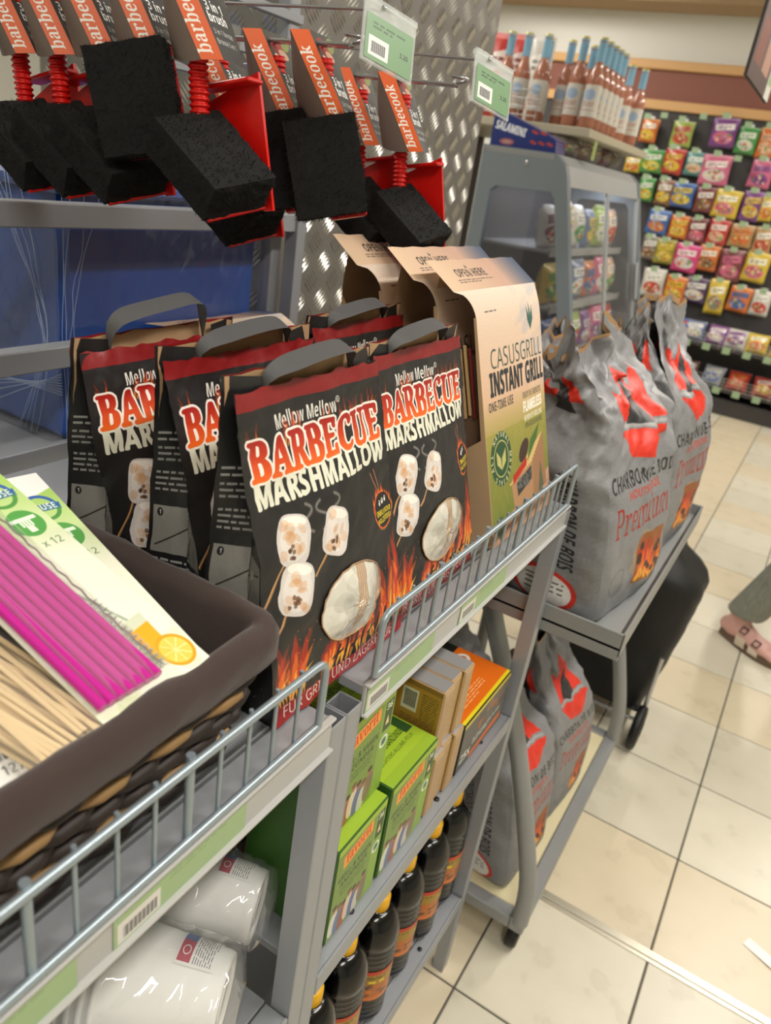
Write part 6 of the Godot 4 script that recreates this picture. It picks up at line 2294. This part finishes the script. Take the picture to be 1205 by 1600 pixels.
func candy_wall() -> void:
	mat("black panel", Color(0.25, 0.24, 0.24), 0.7)
	mat("green ticket", Color(0.58, 0.67, 0.53), 0.5)
	var d := thing("sweets_display", "black wall display with hooks and wire shelves for sweets", "display", Vector3(-0.9, 0, -6.90))
	var b := MB.new()
	b.box(Vector3(-2.2, 0.10, -0.045), Vector3(2.6, 2.155, 0.0), 0.002)
	part("panel", b, mats["black panel"], d)
	b = MB.new()
	b.box(Vector3(-2.2, 0.0, -0.045), Vector3(2.6, 0.13, 0.25), 0.004)
	part("plinth", b, mats["black panel"], d)
	for y in [0.525, 0.21]:
		b = MB.new()
		b.box(Vector3(-2.2, y - 0.02, 0.0), Vector3(2.6, y, 0.30), 0.003)
		var sh := part("shelf", b, mats["black panel"], d)
		b = MB.new()
		for k in 4:
			b.tube([Vector3(-2.2, y + 0.012 + k * 0.026, 0.302), Vector3(2.6, y + 0.012 + k * 0.026, 0.302)], 0.003, 6)
		for k in 41:
			b.tube([Vector3(-2.2 + k * 0.12, y - 0.01, 0.302), Vector3(-2.2 + k * 0.12, y + 0.094, 0.302)], 0.003, 6)
		part("wire_fence", b, mats["bright steel"], sh)
		for k in 7:
			b = MB.new()
			b.box(Vector3(-0.03, -0.034, 0.0), Vector3(0.03, 0.018, 0.003), 0.0005)
			part("price_ticket", b, mats["green ticket"], sh, Vector3(-0.20 + k * 0.155 + (0.02 if y < 0.4 else 0.0), y - 0.004, 0.309))
	# hooks with green tickets, and the bags on them
	var tick := MB.new()
	tick.box(Vector3(-0.026, -0.016, 0.0), Vector3(0.026, 0.024, 0.003), 0.0006)
	tick.tube([Vector3(0, 0, -0.20), Vector3(0, 0, 0.0)], 0.0025, 5)
	var tm := tick.mesh()
	var row_name := ["top", "second", "third", "fourth", "fifth", "lowest"]
	var nth := ["first", "second", "third", "fourth", "fifth", "sixth", "seventh"]
	var seen_row := {}
	for s in SWEETS:
		var r: int = s[0]
		var k: int = seen_row.get(r, 0)
		seen_row[r] = k + 1
		var w: float = s[3]
		var h: float = s[4]
		pack("sweets_bag", "%s and %s sweets bag, %s from the left in the %s hanging row" % [INK_NAME[s[5]], INK_NAME[s[6]], nth[k], row_name[r]], "sweets bags hanging on the wall", Vector3(s[1], s[2] - h * 0.5, -6.84), w, h, 0.055, s[5], s[6], Vector3(0.05, 0.1 * ((k * 7 + r) % 3 - 1), 0.04 * ((k + r) % 3 - 1)), true, "sweets")
		part("hook_ticket", tm, mats["green ticket"], d, Vector3(s[1] + 0.9, s[2] + h * 0.5 - 0.002, 0.20))
	for q in [[-1.62, 2.10], [-1.33, 2.12], [-1.0, 1.87]]:
		part("hook_ticket", tm, mats["green ticket"], d, Vector3(q[0] + 0.9, q[1], 0.20))
	var lows := [[-1.162, 0.527, "bl", "wh"], [-1.06, 0.527, "bl", "re"], [-0.925, 0.527, "gb", "wh"], [-0.756, 0.527, "pu", "wh"], [-0.603, 0.527, "wh", "pu"], [-0.435, 0.527, "ye", "or"], [-0.26, 0.527, "ye", "re"], [-1.06, 0.212, "pb", "ma"], [-0.885, 0.212, "pb", "br"], [-0.689, 0.212, "si", "bl"], [-0.486, 0.212, "re", "or"], [-0.282, 0.212, "re", "ye"]]
	for k in lows.size():
		var s = lows[k]
		pack("sweets_bag", "%s and %s sweets bag lying on the %s wire shelf" % [INK_NAME[s[2]], INK_NAME[s[3]], "upper" if k < 7 else "lower"], "sweets bags lying on the wire shelves", Vector3(s[0], s[1], -6.665), 0.165, 0.17, 0.08, s[2], s[3], Vector3(-0.55, 0.12 * (k % 3 - 1), 0), false, "sweets")
	mats["packet print"].albedo_texture = pack_sheet.tex()

# ---------------------------------------------------------------- passer-by
func blob(bones: Array, cell: float, k: float, clip_y0 := -1e9, clip_y1 := 1e9) -> MB:
	# smooth union of tapered capsules, meshed as surface nets
	var lo := Vector3.ONE * 1e9
	var hi := Vector3.ONE * -1e9
	for q in bones:
		var r: float = maxf(q[2], q[3]) + cell * 2.0
		lo = lo.min((q[0] as Vector3).min(q[1]) - Vector3.ONE * r)
		hi = hi.max((q[0] as Vector3).max(q[1]) + Vector3.ONE * r)
	var nx := int((hi.x - lo.x) / cell) + 2
	var ny := int((hi.y - lo.y) / cell) + 2
	var nz := int((hi.z - lo.z) / cell) + 2
	var F := PackedFloat32Array()
	F.resize(nx * ny * nz)
	F.fill(1e3)
	var S := PackedFloat32Array()
	S.resize(nx * ny * nz)
	for q in bones:
		var a: Vector3 = q[0]
		var ab: Vector3 = q[1] - a
		var l2 := maxf(ab.length_squared(), 1e-9)
		var m: float = maxf(q[2], q[3]) + k * 4.0 + cell * 2.0
		var b0: Vector3 = ((a.min(q[1]) - Vector3.ONE * m - lo) / cell).max(Vector3.ZERO)
		var b1: Vector3 = ((a.max(q[1]) + Vector3.ONE * m - lo) / cell).min(Vector3(nx - 1, ny - 1, nz - 1))
		for z in range(int(b0.z), int(b1.z) + 1):
			for y in range(int(b0.y), int(b1.y) + 1):
				for x in range(int(b0.x), int(b1.x) + 1):
					var p := lo + Vector3(x, y, z) * cell
					var t := clampf((p - a).dot(ab) / l2, 0.0, 1.0)
					var d := (p - a - ab * t).length() - lerpf(q[2], q[3], t)
					var i := (z * ny + y) * nx + x
					S[i] += exp(-d / k)
	for i in F.size():
		if S[i] > 0.0:
			F[i] = -k * log(S[i])
	for z in nz:
		for y in ny:
			var py := lo.y + y * cell
			var cl := maxf(clip_y0 - py, py - clip_y1)
			for x in nx:
				var i := (z * ny + y) * nx + x
				F[i] = maxf(F[i], cl)
	var mb := MB.new()
	var ids := PackedInt32Array()
	ids.resize(nx * ny * nz)
	ids.fill(-1)
	for z in nz - 1:
		for y in ny - 1:
			for x in nx - 1:
				var i := (z * ny + y) * nx + x
				var inside := 0
				var c := PackedFloat32Array([F[i], F[i + 1], F[i + nx], F[i + nx + 1], F[i + nx * ny], F[i + nx * ny + 1], F[i + nx * ny + nx], F[i + nx * ny + nx + 1]])
				for e in 8:
					if c[e] < 0.0:
						inside += 1
				if inside == 0 or inside == 8:
					continue
				var sum := Vector3.ZERO
				var cnt := 0
				for e in [[0, 1], [2, 3], [4, 5], [6, 7], [0, 2], [1, 3], [4, 6], [5, 7], [0, 4], [1, 5], [2, 6], [3, 7]]:
					var fa := c[e[0]]
					var fb := c[e[1]]
					if (fa < 0.0) != (fb < 0.0):
						var t := fa / (fa - fb)
						var pa := Vector3(e[0] & 1, (e[0] >> 1) & 1, e[0] >> 2)
						var pb := Vector3(e[1] & 1, (e[1] >> 1) & 1, e[1] >> 2)
						sum += pa.lerp(pb, t)
						cnt += 1
				var g := Vector3(c[1] + c[3] + c[5] + c[7] - c[0] - c[2] - c[4] - c[6], c[2] + c[3] + c[6] + c[7] - c[0] - c[1] - c[4] - c[5], c[4] + c[5] + c[6] + c[7] - c[0] - c[1] - c[2] - c[3])
				ids[i] = mb.vert(lo + (Vector3(x, y, z) + sum / cnt) * cell, g.normalized() if g.length() > 1e-9 else Vector3.UP)
	for z in range(1, nz - 1):
		for y in range(1, ny - 1):
			for x in range(1, nx - 1):
				var i := (z * ny + y) * nx + x
				for ax in 3:
					var st: int = [1, nx, nx * ny][ax]
					if (F[i] < 0.0) == (F[i + st] < 0.0):
						continue
					var u: int = [nx, nx * ny, 1][ax]
					var w: int = [nx * ny, 1, nx][ax]
					var q := [ids[i], ids[i - u], ids[i - u - w], ids[i - w]]
					if q.min() < 0:
						continue
					mb.face(q[0], q[1], q[2])
					mb.face(q[0], q[2], q[3])
	return mb

func bystander() -> void:
	mat("skin", Color(0.82, 0.64, 0.60), 0.55, 0.0, {"subsurf_scatter_enabled": true, "subsurf_scatter_strength": 0.1})
	var wv := noise_tex(256, 0.03, 71, false)
	var gr := Gradient.new()
	gr.set_color(0, Color(0.45, 0.46, 0.43))
	gr.set_color(1, Color(0.57, 0.58, 0.54))
	wv.color_ramp = gr
	var tr := mat("grey trouser cloth", Color.WHITE, 0.9, 0.0, {"uv1_triplanar": true, "uv1_scale": Vector3(9, 2.5, 9)})
	tr.albedo_texture = wv
	mat("grey jumper", Color(0.45, 0.46, 0.48), 0.9)
	mat("brown hair", Color(0.20, 0.13, 0.09), 0.6)
	mat("sandal strap", Color(0.80, 0.74, 0.66), 0.5)
	mat("sandal sole", Color(0.42, 0.34, 0.28), 0.7)
	mat("dark buckle", Color(0.16, 0.16, 0.16), 0.35, 0.5)
	var o := thing("person", "passer-by in loose grey trousers and buckled sandals by the aisle", "person", Vector3(0.095, 0, -2.885))
	var yaw := 0.30  # walking direction a little left of the aisle's cross axis
	o.rotation.y = -0.52
	# local: +x forward; near leg at z 0, far leg at z -0.2 and a step ahead
	var hips := Vector3(0.16, 0.92, -0.10)
	var legs := [[Vector3(-0.01, 0.0, 0.0), 0.0], [Vector3(0.20, 0.0, -0.19), 0.1]]
	var tb := []
	for l in legs:
		var f: Vector3 = l[0]
		var hp := hips + Vector3(0, -0.02, 0.085 if l[1] == 0.0 else -0.085)
		var kn := (hp + f) * 0.5 + Vector3(0.05, 0.02, 0)
		tb.append([hp, kn, 0.095, 0.070])
		tb.append([kn, f + Vector3(-0.01, 0.10, 0), 0.068, 0.066])
	tb.append([hips + Vector3(0, 0.02, -0.07), hips + Vector3(0, 0.02, 0.07), 0.115, 0.115])
	tb.append([hips + Vector3(0, 0.10, -0.05), hips + Vector3(0, 0.10, 0.05), 0.115, 0.115])
	part("trousers", blob(tb, 0.014, 0.012, 0.118, 1.06), tr, o)
	var ch := hips + Vector3(0.02, 0.40, 0)
	var tp := [[hips + Vector3(0, 0.08, -0.05), ch + Vector3(0, 0, -0.07), 0.125, 0.12], [hips + Vector3(0, 0.08, 0.05), ch + Vector3(0, 0, 0.07), 0.125, 0.12], [ch + Vector3(0, 0.08, -0.13), ch + Vector3(0, 0.08, 0.13), 0.065, 0.065], [ch + Vector3(0, 0.1, 0), ch + Vector3(0.0, 0.16, 0), 0.075, 0.06]]
	var sk := [[ch + Vector3(0, 0.12, 0), ch + Vector3(0.02, 0.24, 0), 0.052, 0.050]]
	for s in [-1.0, 1.0]:
		var sh := ch + Vector3(0, 0.09, s * 0.185)
		var el := sh + Vector3(0.03 * s, -0.28, s * 0.03)
		var wr := el + Vector3(0.10 + 0.05 * s, -0.22, -s * 0.01)
		tp.append([sh, el, 0.062, 0.048])
		tp.append([el, wr, 0.050, 0.040])
		sk.append([el.lerp(wr, 0.8), wr + (wr - el).normalized() * 0.02, 0.030, 0.027])
		# hand: palm and five fingers
		var d := (wr - el).normalized()
		var side := Vector3(1, 0, 0) - d * d.x
		side = side.normalized()
		var hb := [[wr, wr + d * 0.07 + side * 0.014, 0.026, 0.020], [wr, wr + d * 0.07 - side * 0.016, 0.026, 0.020]]
		for k in 4:
			var r0 := wr + d * 0.078 + side * (0.027 - 0.018 * k)
			var len: float = [0.068, 0.076, 0.070, 0.056][k]
			var bend := Vector3(0, 0, -s) * 0.014
			hb.append([r0, r0 + d * len * 0.5, 0.0088, 0.0082])
			hb.append([r0 + d * len * 0.5, r0 + d * len * 0.95 + bend, 0.0082, 0.0072])
		hb.append([wr + d * 0.025 + side * 0.02, wr + d * 0.055 + side * 0.052, 0.012, 0.010])
		hb.append([wr + d * 0.055 + side * 0.052, wr + d * 0.088 + side * 0.058, 0.010, 0.0085])
		part("hand", blob(hb, 0.004, 0.003), mats["skin"], o)
	part("jumper", blob(tp, 0.016, 0.014), mats["grey jumper"], o)
	# head with face, ears and hair
	var hd := ch + Vector3(0.03, 0.33, 0)
	var fb := sk + [[hd + Vector3(-0.01, 0.03, 0), hd + Vector3(0.012, 0.03, 0), 0.078, 0.074], [hd + Vector3(0.03, -0.035, 0), hd + Vector3(0.048, -0.065, 0), 0.052, 0.032], [hd + Vector3(0.078, 0.012, 0), hd + Vector3(0.098, -0.014, 0), 0.009, 0.012], [hd + Vector3(0.07, -0.045, -0.016), hd + Vector3(0.07, -0.045, 0.016), 0.011, 0.011]]
	for s in [-1.0, 1.0]:
		fb.append([hd + Vector3(-0.004, 0.012, s * 0.076), hd + Vector3(-0.002, -0.018, s * 0.073), 0.012, 0.009])
	part("head", blob(fb, 0.008, 0.006), mats["skin"], o)
	for s in [-1.0, 1.0]:
		var e := MB.new()
		e.lathe([Vector2(0, -0.011), Vector2(0.008, -0.008), Vector2(0.011, 0.0), Vector2(0.008, 0.008), Vector2(0, 0.011)], 12)
		part("eye", e, mats["white foam"], o, hd + Vector3(0.068, 0.020, s * 0.032))
	part("hair", blob([[hd + Vector3(-0.03, 0.055, 0), hd + Vector3(0.02, 0.066, 0), 0.088, 0.074], [hd + Vector3(-0.05, 0.02, -0.03), hd + Vector3(-0.055, -0.16, -0.03), 0.062, 0.05], [hd + Vector3(-0.05, 0.02, 0.03), hd + Vector3(-0.055, -0.16, 0.03), 0.062, 0.05]], 0.012, 0.01), mats["brown hair"], o)
	# feet and sandals
	for l in legs:
		var f: Vector3 = l[0]
		var ft := [[f + Vector3(-0.01, 0.12, 0), f + Vector3(-0.015, 0.055, 0), 0.040, 0.040], [f + Vector3(-0.05, 0.050, 0), f + Vector3(0.03, 0.052, 0), 0.030, 0.032], [f + Vector3(0.0, 0.062, 0), f + Vector3(0.12, 0.042, 0.004), 0.036, 0.022], [f + Vector3(0.03, 0.046, -0.018), f + Vector3(0.12, 0.040, -0.026), 0.022, 0.018], [f + Vector3(0.03, 0.046, 0.018), f + Vector3(0.12, 0.040, 0.026), 0.022, 0.018]]
		for k in 5:
			var z := -0.034 + k * 0.017
			ft.append([f + Vector3(0.12, 0.040, z * 0.9), f + Vector3(0.176 - 0.008 * absf(k - 3.0), 0.036, z), 0.0105, 0.0085 if k < 4 else 0.011])
		part("foot", blob(ft, 0.005, 0.005), mats["skin"], o)
		var b := MB.new()
		var fp := PackedVector2Array()
		for k in 40:
			var a := TAU * k / 40.0
			var x := 0.062 + cos(a) * 0.132
			var w := lerpf(0.036, 0.050, smoothstep(-0.05, 0.14, x))
			fp.append(Vector2(x, signf(sin(a)) * pow(absf(sin(a)), 0.7) * w))
		b.prism(fp, f + Vector3(0, 0.001, 0), Vector3.RIGHT, Vector3.BACK, Vector3(0, 0.024, 0))
		var sd := part("sandal", b, mats["sandal sole"], o)
		for k in 2:
			var x: float = [0.045, 0.105][k]
			b = MB.new()
			b.grid(6, 18, func(u, v):
				var a := lerpf(-0.10, PI + 0.10, v)
				var ry: float = [0.092, 0.058][k]
				return f + Vector3(x + (u - 0.5) * 0.042 - 0.012 * sin(a), 0.018 + maxf(sin(a), -0.05) * (ry - 0.018 - 0.010 * u), cos(a) * (0.047 + 0.004 * k)))
			part("strap", b, mats["sandal strap"], sd)
			b = MB.new()
			b.T = Transform3D(Basis(Vector3.RIGHT, 0.75), f + Vector3(x - 0.006, [0.078, 0.058][k], 0.036))
			for w in [[Vector3(-0.014, -0.002, -0.014), Vector3(0.014, 0.002, -0.010)], [Vector3(-0.014, -0.002, 0.010), Vector3(0.014, 0.002, 0.014)], [Vector3(-0.014, -0.002, -0.010), Vector3(-0.010, 0.002, 0.010)], [Vector3(0.010, -0.002, -0.010), Vector3(0.014, 0.002, 0.010)]]:
				b.box(w[0], w[1], 0.0008)
			part("buckle", b, mats["dark buckle"], sd)
